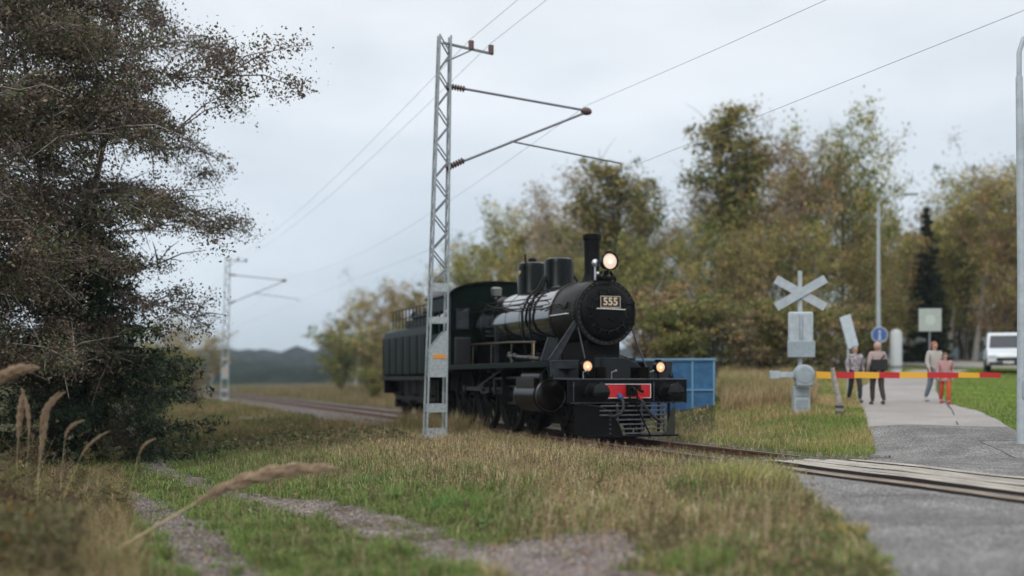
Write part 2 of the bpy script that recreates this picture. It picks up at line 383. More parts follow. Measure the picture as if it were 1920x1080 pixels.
# ballast bed
bl, br = [], []
for s in np.arange(-5.4, 160, 1.): bl.append(wxy(s, 2.0+2.2*float(sm((s-7)/6)))); br.append(wxy(s, -2.0))
strip('ballast_bed', (bl, br), ballM, .02, nu=18, jit=.04, step=.4, kind='structure')

# rails and sleepers
def rail(l, s0, s1, z0, label):
    prof = [(-.065, -.15), (.065, -.15), (.065, -.135), (.012, -.12), (.012, -.04), (.035, -.03), (.035, -.002), (.028, 0), (-.028, 0), (-.035, -.002), (-.035, -.03), (-.012, -.04), (-.012, -.12), (-.065, -.135)]
    m = MB(); k = len(prof); vs = []
    ss = [s0, s1]
    for s in ss: vs += [(s, p+l, q+z0) for p, q in prof]
    m.add(vs, [tuple(range(k))[::-1], tuple(range(k, 2*k))]+[(i, (i+1) % k, k+(i+1) % k, k+i) for i in range(k)])
    e = empty('rail', (O[0], O[1], 0), math.atan2(U[1], U[0]), label=label, cat='rail', group='rails of the track')
    m.obj('rail_web', railM, e)
    t = MB(); t.bx(s0, s1, l-.027, l+.027, z0-.0005, z0+.003); t.obj('rail_head', railT, e)
    return e
rail(.762, -18, 160, .0, 'near rusty steel rail running past the grass into the timber crossing')
rail(-.762, -18, 160, .0, 'far rusty steel rail passing under the locomotive wheels on the shed side')
slM = mat('sleeper_timber', (.06, .048, .04), .9, var=.4, scale=9, bump=.5, bscale=25)
mb = MB(); mb.bx(-.12, .12, -1.3, 1.3, -.30, -.155); pm = mb.obj('sleeper', slM, bevel=.01)
for l in (.762, -.762): pl = MB(); pl.bx(-.09, .09, l-.14, l+.14, -.155, -.145); pl.obj('base_plate', railM, pm)
tag(pm, 'dark timber sleeper half buried in ballast under the rails', 'sleeper', 'sleepers under the track')
for i, s in enumerate(np.arange(-5.1, 62, .66)):
    o = pm if i == 0 else copy_tree(pm)
    x, y = wxy(s, 0); o.location = (x, y, 0); o.rotation_euler = (0, 0, math.atan2(U[1], U[0]))

# crossing planks
def woodmat(name, c1, c2):
    m = bpy.data.materials.new(name); m.use_nodes = True; t = m.node_tree; L = t.links; bs = t.nodes['Principled BSDF']; bs.inputs['Roughness'].default_value = .85
    tc_ = t.nodes.new('ShaderNodeTexCoord'); mp_ = t.nodes.new('ShaderNodeMapping'); mp_.inputs['Scale'].default_value = (1.6, 26, 26); L.new(tc_.outputs['Object'], mp_.inputs[0])
    n = t.nodes.new('ShaderNodeTexNoise'); n.inputs['Scale'].default_value = 1.; n.inputs['Detail'].default_value = 8; n.inputs['Roughness'].default_value = .7; L.new(mp_.outputs[0], n.inputs[0])
    r = t.nodes.new('ShaderNodeValToRGB'); r.color_ramp.elements[0].position = .36; r.color_ramp.elements[1].position = .62
    r.color_ramp.elements[0].color = (*c1, 1); r.color_ramp.elements[1].color = (*c2, 1); L.new(n.outputs[0], r.inputs[0]); L.new(r.outputs[0], bs.inputs['Base Color'])
    b_ = t.nodes.new('ShaderNodeBump'); b_.inputs['Strength'].default_value = .9; b_.inputs['Distance'].default_value = .02; L.new(n.outputs[0], b_.inputs['Height']); L.new(b_.outputs[0], bs.inputs['Normal'])
    return m
woodG = woodmat('weathered_plank', (.14, .12, .10), (.60, .55, .47)); woodB = woodmat('brown_plank', (.08, .055, .04), (.42, .34, .26))
PL = [(.86, 1.11, -.008, 'outer brown crossing plank beside the near asphalt', woodB),
      (.40, .62, .014, 'weathered crossing plank just inside the near rail', woodG), (.05, .385, .014, 'weathered crossing plank left of the middle between the rails', woodG),
      (-.29, .035, .014, 'weathered crossing plank right of the middle between the rails', woodG), (-.64, -.305, .014, 'weathered crossing plank just inside the far rail', woodG),
      (-1.11, -.86, 0, 'outer weathered crossing plank beside the far asphalt path', woodG)]
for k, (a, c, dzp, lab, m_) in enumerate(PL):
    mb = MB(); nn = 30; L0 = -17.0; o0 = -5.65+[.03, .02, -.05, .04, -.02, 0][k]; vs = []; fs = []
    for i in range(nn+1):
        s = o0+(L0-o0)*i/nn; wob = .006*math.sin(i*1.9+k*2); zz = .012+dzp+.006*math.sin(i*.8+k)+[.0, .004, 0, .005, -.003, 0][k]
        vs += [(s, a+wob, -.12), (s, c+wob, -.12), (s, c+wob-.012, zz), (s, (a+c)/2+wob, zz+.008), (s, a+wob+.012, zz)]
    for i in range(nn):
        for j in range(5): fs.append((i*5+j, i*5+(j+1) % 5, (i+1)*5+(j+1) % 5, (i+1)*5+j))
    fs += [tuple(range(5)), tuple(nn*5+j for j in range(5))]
    mb.add(vs, fs); mb.m = [1 if j_ in (1, 4) else 0 for i_ in range(nn) for j_ in range(5)]+[1, 1]; o = mb.obj('crossing_plank', [m_, mat('painted_groove_shade', (.022, .016, .012), .9)], bevel=0); o.location = (O[0], O[1], .01); o.rotation_euler = (0, 0, math.atan2(U[1], U[0]))  # plank sides and ends coloured dark to stand in for the shaded rail groove
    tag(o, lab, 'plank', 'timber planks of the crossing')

# far wooded hills
def hill(name, y0, x0, x1, h, seed, col, rag=.15):
    r_ = np.random.default_rng(seed); n = 260; X = np.linspace(x0, x1, n); p = np.zeros(n)
    for f_ in (1.3, 2.7, 5.9, 13): p += np.sin(np.linspace(0, f_*6.28, n)+r_.uniform(0, 6))/f_
    top = h*(.8+.18*p); prof = [(0, 0), (60, .45), (120, .8), (200, 1), (330, .7), (420, 0)]
    V = []
    for dy, k in prof:
        jag = r_.uniform(-1, 1, n)*h*rag*(k > .3)
        for i in range(n): V.append((X[i], y0+dy, gz(X[i], y0+dy)-2+(top[i]*k+jag[i] if k else 0)))
    ii = np.arange(len(prof)*n).reshape(len(prof), n); q = np.stack([ii[:-1, :-1], ii[:-1, 1:], ii[1:, 1:], ii[1:, :-1]], -1).reshape(-1, 4)
    npmesh(name, np.array(V), [q], mat(name+'_mat', col, .95, var=.4, scale=.05, spec=.05), smooth=False, kind='structure')
hill('wooded_hills', 420, -420, 300, 22, 3, (.032, .046, .046))

hill('wooded_ridge', 230, -130, 40, 9.5, 8, (.022, .034, .026), .22)

# ------------------------------------------------------------------ LOCOMOTIVE
LR = math.atan2(U[1], U[0])
loco = empty('steam_locomotive', (O[0], O[1], 0), LR, label='black steam locomotive numbered 555 with lit headlamps standing on the track', cat='locomotive')
def P(name, mb, m, parent=loco, bevel=.006, **k): return mb.obj(name, m, parent, bevel=bevel, **k)
BZ = 2.83
# smokebox
m = MB(); m.lathe([(1.60, .735), (1.60, .735), (1.66, .745), (1.70, .765), (2.95, .775), (2.96, .80), (3.02, .80), (3.02, .5)], (0, 0, BZ), n=64)
m.lathe([(1.595, .55), (1.595, .735)], (0, 0, BZ), n=64)
m.mi(1)
for i in range(36):
    t = 2*math.pi*i/36; m.lathe([(1.572, .001), (1.575, .014), (1.60, .016)], (0, .685*math.cos(t), BZ+.685*math.sin(t)), n=8)
for s_ in (1.75, 2.88):
    for i in range(40):
        t = math.pi*(i/39*1.4-.2); m.sphere((s_, .77*math.cos(t), BZ+.77*math.sin(t)), .012, 6, 4)
P('smokebox', m, [smokeM, mat('rivet_heads', (.05, .05, .055), .35, spec=.6)], bevel=0)
m = MB(); m.lathe([(1.44, .001), (1.445, .2), (1.47, .38), (1.50, .40), (1.50, .41), (1.52, .56), (1.57, .635), (1.596, .64)], (0, 0, BZ), n=64)
door = P('smokebox_door', m, paintS, bevel=0)
m = MB()
m.tube([(1.475, .415*math.cos(2*math.pi*i/48), BZ+.415*math.sin(2*math.pi*i/48)) for i in range(49)], .011, 6)
for i in range(14):
    t = 2*math.pi*(i+.5)/14; c = (1.465, .425*math.cos(t), BZ+.425*math.sin(t)); m.lathe([(-.03, .001), (-.03, .018), (0, .022), (.05, .022)], c, n=8)
    m.bar((1.47, .39*math.cos(t), BZ+.39*math.sin(t)), (1.49, .50*math.cos(t), BZ+.50*math.sin(t)), .03, .02)
P('door_clamps', m, paintK, door)
m = MB()
for z in (.20, -.22): m.bar((1.47, -.30, BZ+z), (1.53, -.66, BZ+z), .05, .025); m.lathe([(-.04, .025), (.04, .025)], (1.545, -.66, BZ+z), 'z', 10)
m.lathe([(-.27, .018), (.27, .018)], (1.545, -.66, BZ), 'z', 8)
P('door_hinge', m, paintS, door)
m = MB(); m.tube([(1.38, .33, BZ+.072), (1.38, -.37, BZ+.060)], .012, 8)
for l in (.31, 0, -.35): m.tube([(1.46, l, BZ+.068), (1.38, l, BZ+.066)], .010, 6)
P('door_handrail', m, whiteP, door)
m = MB(); m.tube([(1.43, -.02, BZ-.16), (1.405, -.10, BZ-.215)], .012, 6); m.disc((1.43, 0, BZ-.14), .035, .05); P('door_latch', m, paintS, door)
# number plate
plate = P('number_plate', MB().box((1.405, 0, BZ+.225), (.03, .50, .262)), mat('plate_black', (.012, .010, .010), .4))
m = MB(); yw, zh = .240, .122
for a, c in (((-yw, -zh), (yw, -zh)), ((yw, -zh), (yw, zh)), ((yw, zh), (-yw, zh)), ((-yw, zh), (-yw, -zh))):
    m.bar((1.388, a[0], a[1]+BZ+.225), (1.388, c[0], c[1]+BZ+.225), .010, .012)
P('plate_border', m, creamM, plate, bevel=0)
def text_mesh(name, body, size, ext, off, mt, parent, loc, rot, xs=1.):
    c = bpy.data.curves.new(name, 'FONT'); c.body = body; c.size = size; c.extrude = ext; c.offset = off; c.align_x = 'CENTER'; c.align_y = 'CENTER'; c.space_character = 1.06
    t = bpy.data.objects.new(name+'_tmp', c); COL.objects.link(t); dg = bpy.context.evaluated_depsgraph_get(); me = bpy.data.meshes.new_from_object(t.evaluated_get(dg))
    bpy.data.objects.remove(t); me.materials.clear(); me.materials.append(mt); o = bpy.data.objects.new(name, me); COL.objects.link(o); o.parent = parent
    o.matrix_local = Matrix.Translation(loc) @ rot @ Matrix.Diagonal((xs, 1, 1, 1)); return o
# reads from the front: local +x of the text must run to the viewer's right = loco -y
rotT = Matrix(((0, 0, -1, 0), (-1, 0, 0, 0), (0, 1, 0, 0), (0, 0, 0, 1)))
text_mesh('numerals', '555', .235, .004, .006, creamM, plate, (1.386, 0, BZ+.225), rotT, .98)
# boiler barrel
boilM = mat('boiler_gloss', (.004, .0045, .005), .08, coat=1, spec=.8, bump=.05, bscale=3, var=.5, scale=2); boilM.node_tree.nodes['Principled BSDF'].inputs['Coat IOR'].default_value = 1.75
m = MB(); prof = [(3.0, .78)]
for i, s_ in enumerate((3.0, 3.9, 4.9, 5.9, 6.9, 7.8)):
    r_ = .805+.010*(i//2)
    prof += [(s_+.02, r_), (s_+.02, r_+.009), (s_+.07, r_+.009), (s_+.07, r_)]
prof += [(8.6, .84), (8.6, .4)]
m.lathe(prof, (0, 0, BZ), n=72); P('boiler', m, boilM, bevel=0)
m = MB(); m.bx(6.9, 8.5, -.68, .68, 1.5, 2.75); P('firebox', m, paintS)
# domes
domeM = mat('dome_paint', (.003, .006, .006), .26, spec=.15, bump=.05, bscale=4)
def dome(s_, r_, h_, zt, nm):
    m = MB(); m.lathe([(BZ+.45, r_*1.22), (BZ+.66, r_*1.12), (BZ+.74, r_*1.02), (zt-.12, r_), (zt-.04, r_*.93), (zt, r_*.72), (zt+.012, .001)], (s_, 0, 0), 'z', 40)
    return P(nm, m, domeM, bevel=0)
d1 = dome(6.05, .39, .9, 4.40, 'steam_dome'); d2 = dome(4.28, .37, .85, 4.33, 'sand_dome')
m = MB(); m.lathe([(4.40, .11), (4.50, .11), (4.54, .05), (4.54, .001)], (6.05, 0, 0), 'z', 16); m.tube([(6.05, .2, 4.40), (6.05, .2, 4.62)], .03); P('safety_valve', m, paintS, d1)
m = MB(); m.disc((5.98, .36, 4.12), .055, .07, 'y', 16); P('whistle_cap', m, mat('brass', (.75, .42, .10), .35, .8), d1)
m = MB(); m.tube([(4.28, .30, 4.0), (4.22, .46, 3.62), (4.18, .70, 3.36), (4.1, .85, 3.0), (4.1, .85, 2.6), (4.05, .80, 2.2), (3.95, .74, 1.7)], .036, 8)
m.tube([(4.45, .28, 3.95), (4.5, .46, 3.60), (4.55, .70, 3.36), (4.6, .86, 3.0), (4.55, .86, 2.6), (4.5, .80, 2.1), (4.6, .74, 1.7)], .036, 8)
m.tube([(4.2, -.30, 4.0), (4.1, -.5, 3.62), (4.05, -.86, 3.0), (3.95, -.8, 1.9)], .028, 8); P('sand_pipe', m, paintS)
# chimney
m = MB(); m.lathe([(BZ+.55, .42), (BZ+.70, .30), (BZ+.80, .215), (BZ+.95, .175), (4.35, .18), (4.55, .19), (4.56, .215), (4.66, .215), (4.68, .19), (4.68, .14), (4.3, .13)], (2.36, 0, 0), 'z', 36)
P('chimney', m, mat('chimney_black', (.003, .003, .003), .6, spec=.15), bevel=0)
# lamps
def lamp(c, r, nm, gm=None):
    e = MB(); x, y, z = c
    e.lathe([(x+.20, .001), (x+.20, r*.55), (x+.12, r*.98), (x-.02, r*1.04), (x-.04, r*1.13), (x-.06, r*1.13), (x-.06, r*.95), (x+.0, r*.93)], (0, y, z), n=28)
    e.tube([(x+.07, y, z-r), (x+.07, y, z-r-.12)], .03); e.box((x+.07, y, z+r+.02), (.12, .10, .06))
    h = P(nm, e, paintS, bevel=0)
    gl = MB(); gl.lathe([(x-.052, .001), (x-.046, r*.6), (x-.03, r*.94)], (0, y, z), n=24); P('lamp_glass', gl, gm or lampGlow, h, bevel=0)
    b_ = MB(); b_.sphere((x-.06, y, z-r*.12), r*.17, 8, 6); b_.cm = 0; P('bulb', b_, bulbM, h, bevel=0)
    return h
lamp((1.50, -.02, 3.97), .185, 'top_headlamp', mat('pale_lamp_glass', (.8, .7, .6), .25, emit=(1, .66, .46), estr=.36)); lamp((.74, .88, 1.615), .117, 'headlamp'); lamp((.74, -.88, 1.60), .117, 'headlamp')
m = MB(); m.box((1.7, 0, BZ+.77), (.45, .38, .06)); m.tube([(1.7, 0, BZ+.76), (1.65, -.02, 3.78)], .05); m.bar((1.7, .28, 3.56), (1.6, .1, 3.75), .05); m.bar((1.7, -.28, 3.56), (1.6, -.1, 3.75), .05)
P('lamp_bracket', m, paintS)
m = MB(); m.sphere((1.62, .27, 3.93), .075, 12, 8, (1, 1, 1.25)); m.tube([(1.62, .27, 3.85), (1.62, .27, 3.55)], .03); m.sphere((1.62, .20, 3.70), .05); P('vent_valve', m, silvM, bevel=0)
for l, s0 in ((.88, .74), (-.88, .74)):
    m = MB(); m.tube([(s0+.07, l, 1.50), (s0+.07, l, 1.34)], .025); m.bar((s0+.07, l-.1*np.sign(l), 1.34), (s0+.02, l, 1.49), .018); P('lamp_stand', m, paintS)
# boiler handrails
m = MB()
for sg in (1, -1):
    m.tube([(3.2, sg*.84, BZ+.36), (5, sg*.85, BZ+.36), (8.4, sg*.87, BZ+.38)], .014, 6)
    for s_ in (3.3, 4.2, 5.1, 6.0, 6.9, 7.8): m.tube([(s_, sg*.70, BZ+.36), (s_, sg*.85, BZ+.36)], .012, 6); m.sphere((s_, sg*.85, BZ+.36), .025, 8, 5)
m.tube([(3.3, .74, BZ+.48), (5.5, .74, BZ+.50), (8.2, .66, BZ+.60)], .016, 6)
P('boiler_handrail', m, steelM and paintS, bevel=0)
m = MB(); m.tube([(2.9, .82, BZ-.02), (1.95, .82, BZ-.02)], .013, 6)
for s_ in (1.97, 2.4, 2.88): m.tube([(s_, .75, BZ-.02), (s_, .82, BZ-.02)], .014, 6)
P('smokebox_handrail', m, whiteP, bevel=0)
m = MB(); m.tube([(2.0, .76, BZ+.24), (2.05, .79, BZ+.14), (2.3, .80, BZ+.12)], .02); m.tube([(3.4, .85, BZ+.14), (2.7, .82, BZ+.22), (2.4, .79, BZ+.22)], .018)
m.tube([(8.2, .7, 3.5), (6.8, .85, 3.25), (5.2, .86, 3.10), (3.3, .85, 3.05)], .02); P('steam_pipe', m, paintS, bevel=0)
# whistle by the cab
m = MB(); m.lathe([(3.35, .06), (3.62, .06), (3.66, .15), (3.86, .17), (3.90, .10), (3.9, .001)], (8.0, .30, 0), 'z', 18); P('generator', m, steelM, bevel=0)
# running board
m = MB()
for sg in (1, -1):
    m.bx(1.42, 8.5, sg*.68, sg*1.46, 1.70, 1.725)
    m.bx(1.42, 8.5, sg*1.46, sg*1.50, 1.60, 1.73)
    m.bar((1.44, sg*1.48, 1.68), (1.28, sg*1.48, 1.36), .04, .10, (0, 1, 0))
P('running_board', m, greenK)
for sg in (1, -1):
    m = MB(); poly = [(.82*sg, 1.36), (1.42*sg, 1.36), (1.475*sg, 1.40), (1.505*sg, 1.73), (.82*sg, 1.73)]
    m.prism(poly, 1.30, 1.33)
    for z in np.linspace(1.42, 1.68, 4): m.sphere((1.295, sg*1.42, z), .012, 6, 4); m.sphere((1.295, sg*.86, z), .012, 6, 4)
    for y in np.linspace(.92, 1.36, 6): m.sphere((1.295, sg*y, 1.40), .012, 6, 4)
    ap = P('apron_plate', m, plateG, bevel=.004)
    m = MB(); pl_ = [(1.285, sg*.82, 1.36), (1.285, sg*1.42, 1.36), (1.285, sg*1.475, 1.40), (1.285, sg*1.505, 1.73), (1.285, sg*.82, 1.745)]; m.tube(pl_, .011, 6); P('edge_highlight', m, mat('edge_highlight_paint', (.05, .06, .07), .35), ap, bevel=0)  # thin rim line painted lighter as the highlight along the apron edge
    m = MB(); m.box((1.22, sg*1.12, 1.56), (.16, .34, .025)); m.bar((1.29, sg*1.12, 1.45), (1.2, sg*1.12, 1.55), .03); P('foot_step', m, paintS, ap)
# front platform and buffer beam
m = MB(); m.bx(.52, 1.6, -1.42, 1.42, 1.325, 1.345); P('front_platform', m, paintS)
m = MB(); m.bx(.50, .56, -1.42, 1.42, .82, 1.322)
for y in np.linspace(-1.38, 1.38, 14): m.sphere((.495, y, 1.29), .012, 6, 4)
P('buffer_beam', m, paintS)
m = MB(); m.bx(.480, .499, -.52, .60, .93, 1.235); rp = P('red_panel', m, redM, bevel=0)
m = MB(); a0, a1, b0, b1 = -.515, .595, .935, 1.23
for q0, q1 in (((a0, b0), (a1, b0)), ((a1, b0), (a1, b1)), ((a1, b1), (a0, b1)), ((a0, b1), (a0, b0))): m.bar((.477, q0[0], q0[1]), (.477, q1[0], q1[1]), .012, .012)
P('panel_border', m, whiteP, rp, bevel=0)
# rounded plate behind the beam
m = MB(); poly = [(.58, 1.345), (.58, 1.80), (.02, 1.80)]+[(.02-.66*math.sin(t), 1.345+.455*math.cos(t)) for t in np.linspace(0.1, math.pi/2, 12)]
m.prism(poly, .98, 1.0)
for t in np.linspace(.2, 1.45, 8): m.sphere((.978, .02-.60*math.sin(t), 1.345+.40*math.cos(t)), .012, 6, 4)
for y in np.linspace(-.45, .5, 7):
    for z in (1.42, 1.6): m.sphere((.978, y, z), .011, 6, 4)
P('curved_cover', m, paintK, bevel=.004)
m = MB(); m.tube([(.96, .60, 1.345), (.96, .60, 1.83), (.96, .50, 1.85), (.96, -.05, 1.85), (.96, -.2, 1.80)], .012, 6); m.tube([(.93, .42, 1.6), (.93, .42, 1.8), (.96, .3, 1.85)], .01, 6); P('front_handrail', m, paintS, bevel=0)
m = MB(); m.bx(1.75, 3.1, -.42, .42, 1.34, 2.25); m.bx(1.65, 3.2, -.55, .55, 1.34, 1.6); P('saddle', m, grimeK, bevel=.03)
# braces from smokebox to platform
for sg in (1, -1): m = MB(); m.tube([(1.68, sg*.66, 2.52), (.95, sg*.74, 1.40)], .018, 8); P('diagonal_brace', m, plateG, bevel=0)
m = MB(); m.prism([(.76, 2.56), (.84, 2.60), (1.44, 1.75), (1.22, 1.75)], 1.50, 1.53); m.bar((1.47, .84, 2.62), (1.47, 1.46, 1.75), .03, .03, (1, 0, 0)); P('step_plate', m, plateG)
m = MB(); m.prism([(.98, 2.26), (1.24, 2.28), (1.42, 1.75), (1.10, 1.75)], 2.02, 2.06); P('step_plate', m, plateG)
# buffers
for l, z in ((.88, 1.06), (-.88, 1.06)):
    m = MB(); m.lathe([(.50, .19), (.46, .19), (.44, .13), (.22, .12), (.22, .09), (.06, .085)], (0, l, z), n=32)
    bf = P('buffer', m, paintS, bevel=0)
    m = MB(); m.lathe([(.075, .001), (.075, .10), (.05, .165), (.02, .190), (.0, .190), (-.018, .13), (-.024, .001)], (0, l, z), n=36); P('buffer_head', m, paintK, bf, bevel=0)
def plate_curve(pts_in, name):
    m = MB(); n = len(pts_in); vs = []
    for off in (0, .018): vs += [(a+off, b_, c) for a, b_, c in pts_in]
    m.add(vs, [tuple(range(n))[::-1], tuple(range(n, 2*n))]+[(i, (i+1) % n, n+(i+1) % n, n+i) for i in range(n)])
    for a, b_, c in pts_in[1:-1:2]: m.sphere((a-.008, b_+.03*np.sign(b_), c-.03), .011, 6, 4)
    return m
def ln3(l, z, li, lo, si, so): t = (abs(l)-abs(li))/(abs(lo)-abs(li)); return (si+(so-si)*t, l, z)
Lp = [ln3(l, z, .22, 1.22, .34, .62) for l, z in ([(1.22, .13), (1.22, .80), (.95, .79), (.75, .765)]+[(.22+.53*math.cos(t), .16+.59*math.sin(t)) for t in np.linspace(1.25, .0, 9)][0:0]+[(.62, .72), (.50, .64), (.39, .53), (.30, .38), (.24, .22), (.22, .13)])]
# lighter lines with edge highlights put into the paint, and small front fittings
edgeHighM = mat('edge_highlight_paint', (.05, .06, .07), .35)
m = MB(); m.tube([(.50, 1.43, 1.335), (.50, -1.43, 1.335)], .013, 6); m.tube([(.50, 1.43, 1.335), (1.28, 1.43, 1.345)], .013, 6); P('platform_edge', m, edgeHighM, bevel=0)
m = MB(); m.tube([(.972, .58, 1.36), (.972, .58, 1.80), (.972, .02, 1.80)]+[(.972, .02-.66*math.sin(t), 1.345+.455*math.cos(t)) for t in np.linspace(.1, math.pi/2, 12)], .009, 6); P('cover_edge', m, edgeHighM, bevel=0)
m = MB(); m.tube([(.50, 1.36, .83), (.50, -1.36, .83)], .011, 6); P('beam_edge', m, edgeHighM, bevel=0)
for y_ in (1.30, .66, -.60, -1.18): m = MB(); m.tube([(.485, y_, .86), (.485, y_, 1.28)], .010, 6); m.sphere((.485, y_, 1.2), .02, 6, 4); P('beam_rib', m, edgeHighM, bevel=0)
m = MB(); m.tube([(p_[0]-.012, p_[1], p_[2]) for p_ in [Lp[1]]+Lp[2:]], .009, 6); P('plough_edge', m, edgeHighM, bevel=0)
for y_, z_ in ((1.02, 1.345), (.35, 1.345), (-.55, 1.345)): m = MB(); m.tube([(.62, y_, z_), (.62, y_, z_+.14), (.62, y_-.10, z_+.17)], .014, 6); m.sphere((.62, y_-.10, z_+.17), .028, 8, 5); P('oil_pipe', m, steelM, bevel=0)
# coupling
m = MB(); m.box((.42, .0, 1.10), (.16, .16, .24)); m.tube([(.40, 0, 1.12), (.26, 0, 1.14), (.20, 0, 1.10), (.21, 0, 1.02), (.28, 0, 1.0)], .035, 8)
m.tube([(.28, .07, 1.10), (.27, .09, .95), (.30, .06, .84)], .018, 6); m.tube([(.28, -.07, 1.10), (.27, -.09, .95), (.30, -.06, .84)], .018, 6)
m.tube([(.29, -.16, .90), (.29, .16, .80)], .022, 8); m.sphere((.29, .16, .8), .04, 8, 6); m.box((.35, -.13, 1.16), (.12, .12, .10)); m.tube([(.3, -.13, 1.12), (.28, -.24, 1.06)], .03, 8)
P('screw_coupling', m, grimeK, bevel=.005)
def hose(pts, nm, hcol):
    m = MB(); m.tube(pts, .034, 10); h = P(nm, m, rubberM, bevel=0); m = MB(); p = pts[0]; m.sphere((p[0], p[1], p[2]+.02), .06, 10, 7); m.tube([p, (p[0]+.12, p[1], p[2]+.09)], .045, 8); P('tap', m, hcol, h, bevel=0)
hose([(.40, .24, .93), (.33, .22, .86), (.29, .23, .72), (.30, .30, .60), (.34, .42, .55), (.40, .52, .55)], 'brake_hose', blueP)
hose([(.40, -.22, .90), (.33, -.24, .85), (.28, -.36, .65), (.28, -.52, .50), (.33, -.68, .42), (.4, -.75, .45)], 'brake_hose', redM)
# plough
P('plough_plate', plate_curve(Lp, ''), paintS)
Rp = [ln3(l, z, .82, 1.22, .36, .66) for l, z in [(-1.22, .13), (-1.22, .78), (-1.12, .70), (-1.02, .58), (-.93, .42), (-.86, .26), (-.82, .13)]]
P('plough_plate', plate_curve(Rp, ''), mat('olive_black_paint', (.02, .022, .014), .5, var=.3))
m = MB()
for i in range(7):
    z = .17+i*.098; m.bar((.44, .72 if z > .5 else .5, z), (.44, -.86, z), .05, .022, (0, 0, 1)); 
    m.bar((.415, .72 if z > .5 else .5, z+.012), (.415, -.86, z+.012), .012, .02)
for l in (.28, -.3, -.84): m.bar((.47, l, .13), (.50, l, .82), .03, .06)
P('plough_bars', m, mat('grey_worn_bars', (.16, .16, .18), .4, .5, var=.4, scale=15))
m = MB(); m.bx(.36, .48, -1.15, 1.15, .10, .14); m.tube([(.34, -.05, .86), (.30, -.42, .12)], .018, 6); m.bar((.5, 1.1, .8), (.6, 1.1, 1.0), .04); m.bar((.5, -1.1, .8), (.6, -1.1, 1.0), .04)
m.bar((.55, -.75, .83), (.55, -.75, .2), .05); m.bar((.55, -1.0, .83), (.55, -1.0, .2), .05); P('plough_frame', m, paintS)
# frames
m = MB()
for sg in (1, -1): m.bx(.56, 10.4, sg*.50, sg*.54, .75, 1.60); m.bx(.56, 1.5, sg*.9, sg*.95, .9, 1.32)
for s_ in (1.2, 2.9, 4.5, 6.3, 8.1, 9.9): m.bx(s_-.03, s_+.03, -.5, .5, .8, 1.5)
m.bx(.9, 1.2, -.75, .75, .45, 1.0)
P('main_frame', m, grimeK)
# wheels
def wheel(s_, r_, l, spokes, name='wheel', par=loco, weight=0):
    sg = 1 if l > 0 else -1; m = MB()
    m.lathe([(-.065, r_*.86), (-.065, r_+.025), (-.035, r_+.025), (-.03, r_), (.065, r_*.985), (.065, r_*.86), (-.065, r_*.86)] if sg > 0 else [(-.065, r_*.86), (-.065, r_*.985), (.03, r_), (.035, r_+.025), (.065, r_+.025), (.065, r_*.86), (-.065, r_*.86)], (s_, l, r_), 'y', 48)
    hub = r_*.2; m.disc((s_, l, r_), hub, .17, 'y', 20); m.disc((s_, l+sg*.03, r_), hub*.55, .18, 'y', 16)
    for i in range(spokes):
        t = 2*math.pi*i/spokes+.1; a = (s_+hub*.8*math.cos(t), l, r_+hub*.8*math.sin(t)); b_ = (s_+r_*.88*math.cos(t), l, r_+r_*.88*math.sin(t)); m.bar(a, b_, .06, .045*max(1, r_*1.2), (0, 1, 0))
    if weight:
        t0 = weight; n_ = 10; poly = [(s_+r_*.87*math.cos(t0+t), r_+r_*.87*math.sin(t0+t)) for t in np.linspace(-.75, .75, n_)]; m.prism(poly, l-.04, l+.05, 'xz')
    return P(name, m, grimeK, par, bevel=0)
for s_ in (1.80, 3.92):
    for l in (.80, -.80): wheel(s_, .44, l, 10)
    mm_ = MB(); mm_.tube([(s_, -.85, .44), (s_, .85, .44)], .07, 10); P('axle', mm_, grimeK, bevel=0)
m = MB()
for sg in (1, -1): m.bx(1.3, 4.4, sg*.62, sg*.68, .30, .58); m.box((1.8, sg*.65, .44), (.3, .1, .34)); m.box((3.92, sg*.65, .44), (.3, .1, .34))
m.bx(2.3, 3.4, -.62, .62, .35, .7); P('bogie_frame', m, grimeK)
DR = (5.35, 7.2, 9.05); ph = 2.5; cr_ = .33
for i, s_ in enumerate(DR):
    for l in (.80, -.80): wheel(s_, .875, l, 15, 'driving_wheel', weight=ph+math.pi)
    mm_ = MB(); mm_.tube([(s_, -.85, .875), (s_, .85, .875)], .09, 10); P('axle', mm_, grimeK, bevel=0)
rodM = mat('oiled_rod_steel', (.05, .046, .042), .38, .7, var=.3, scale=10)
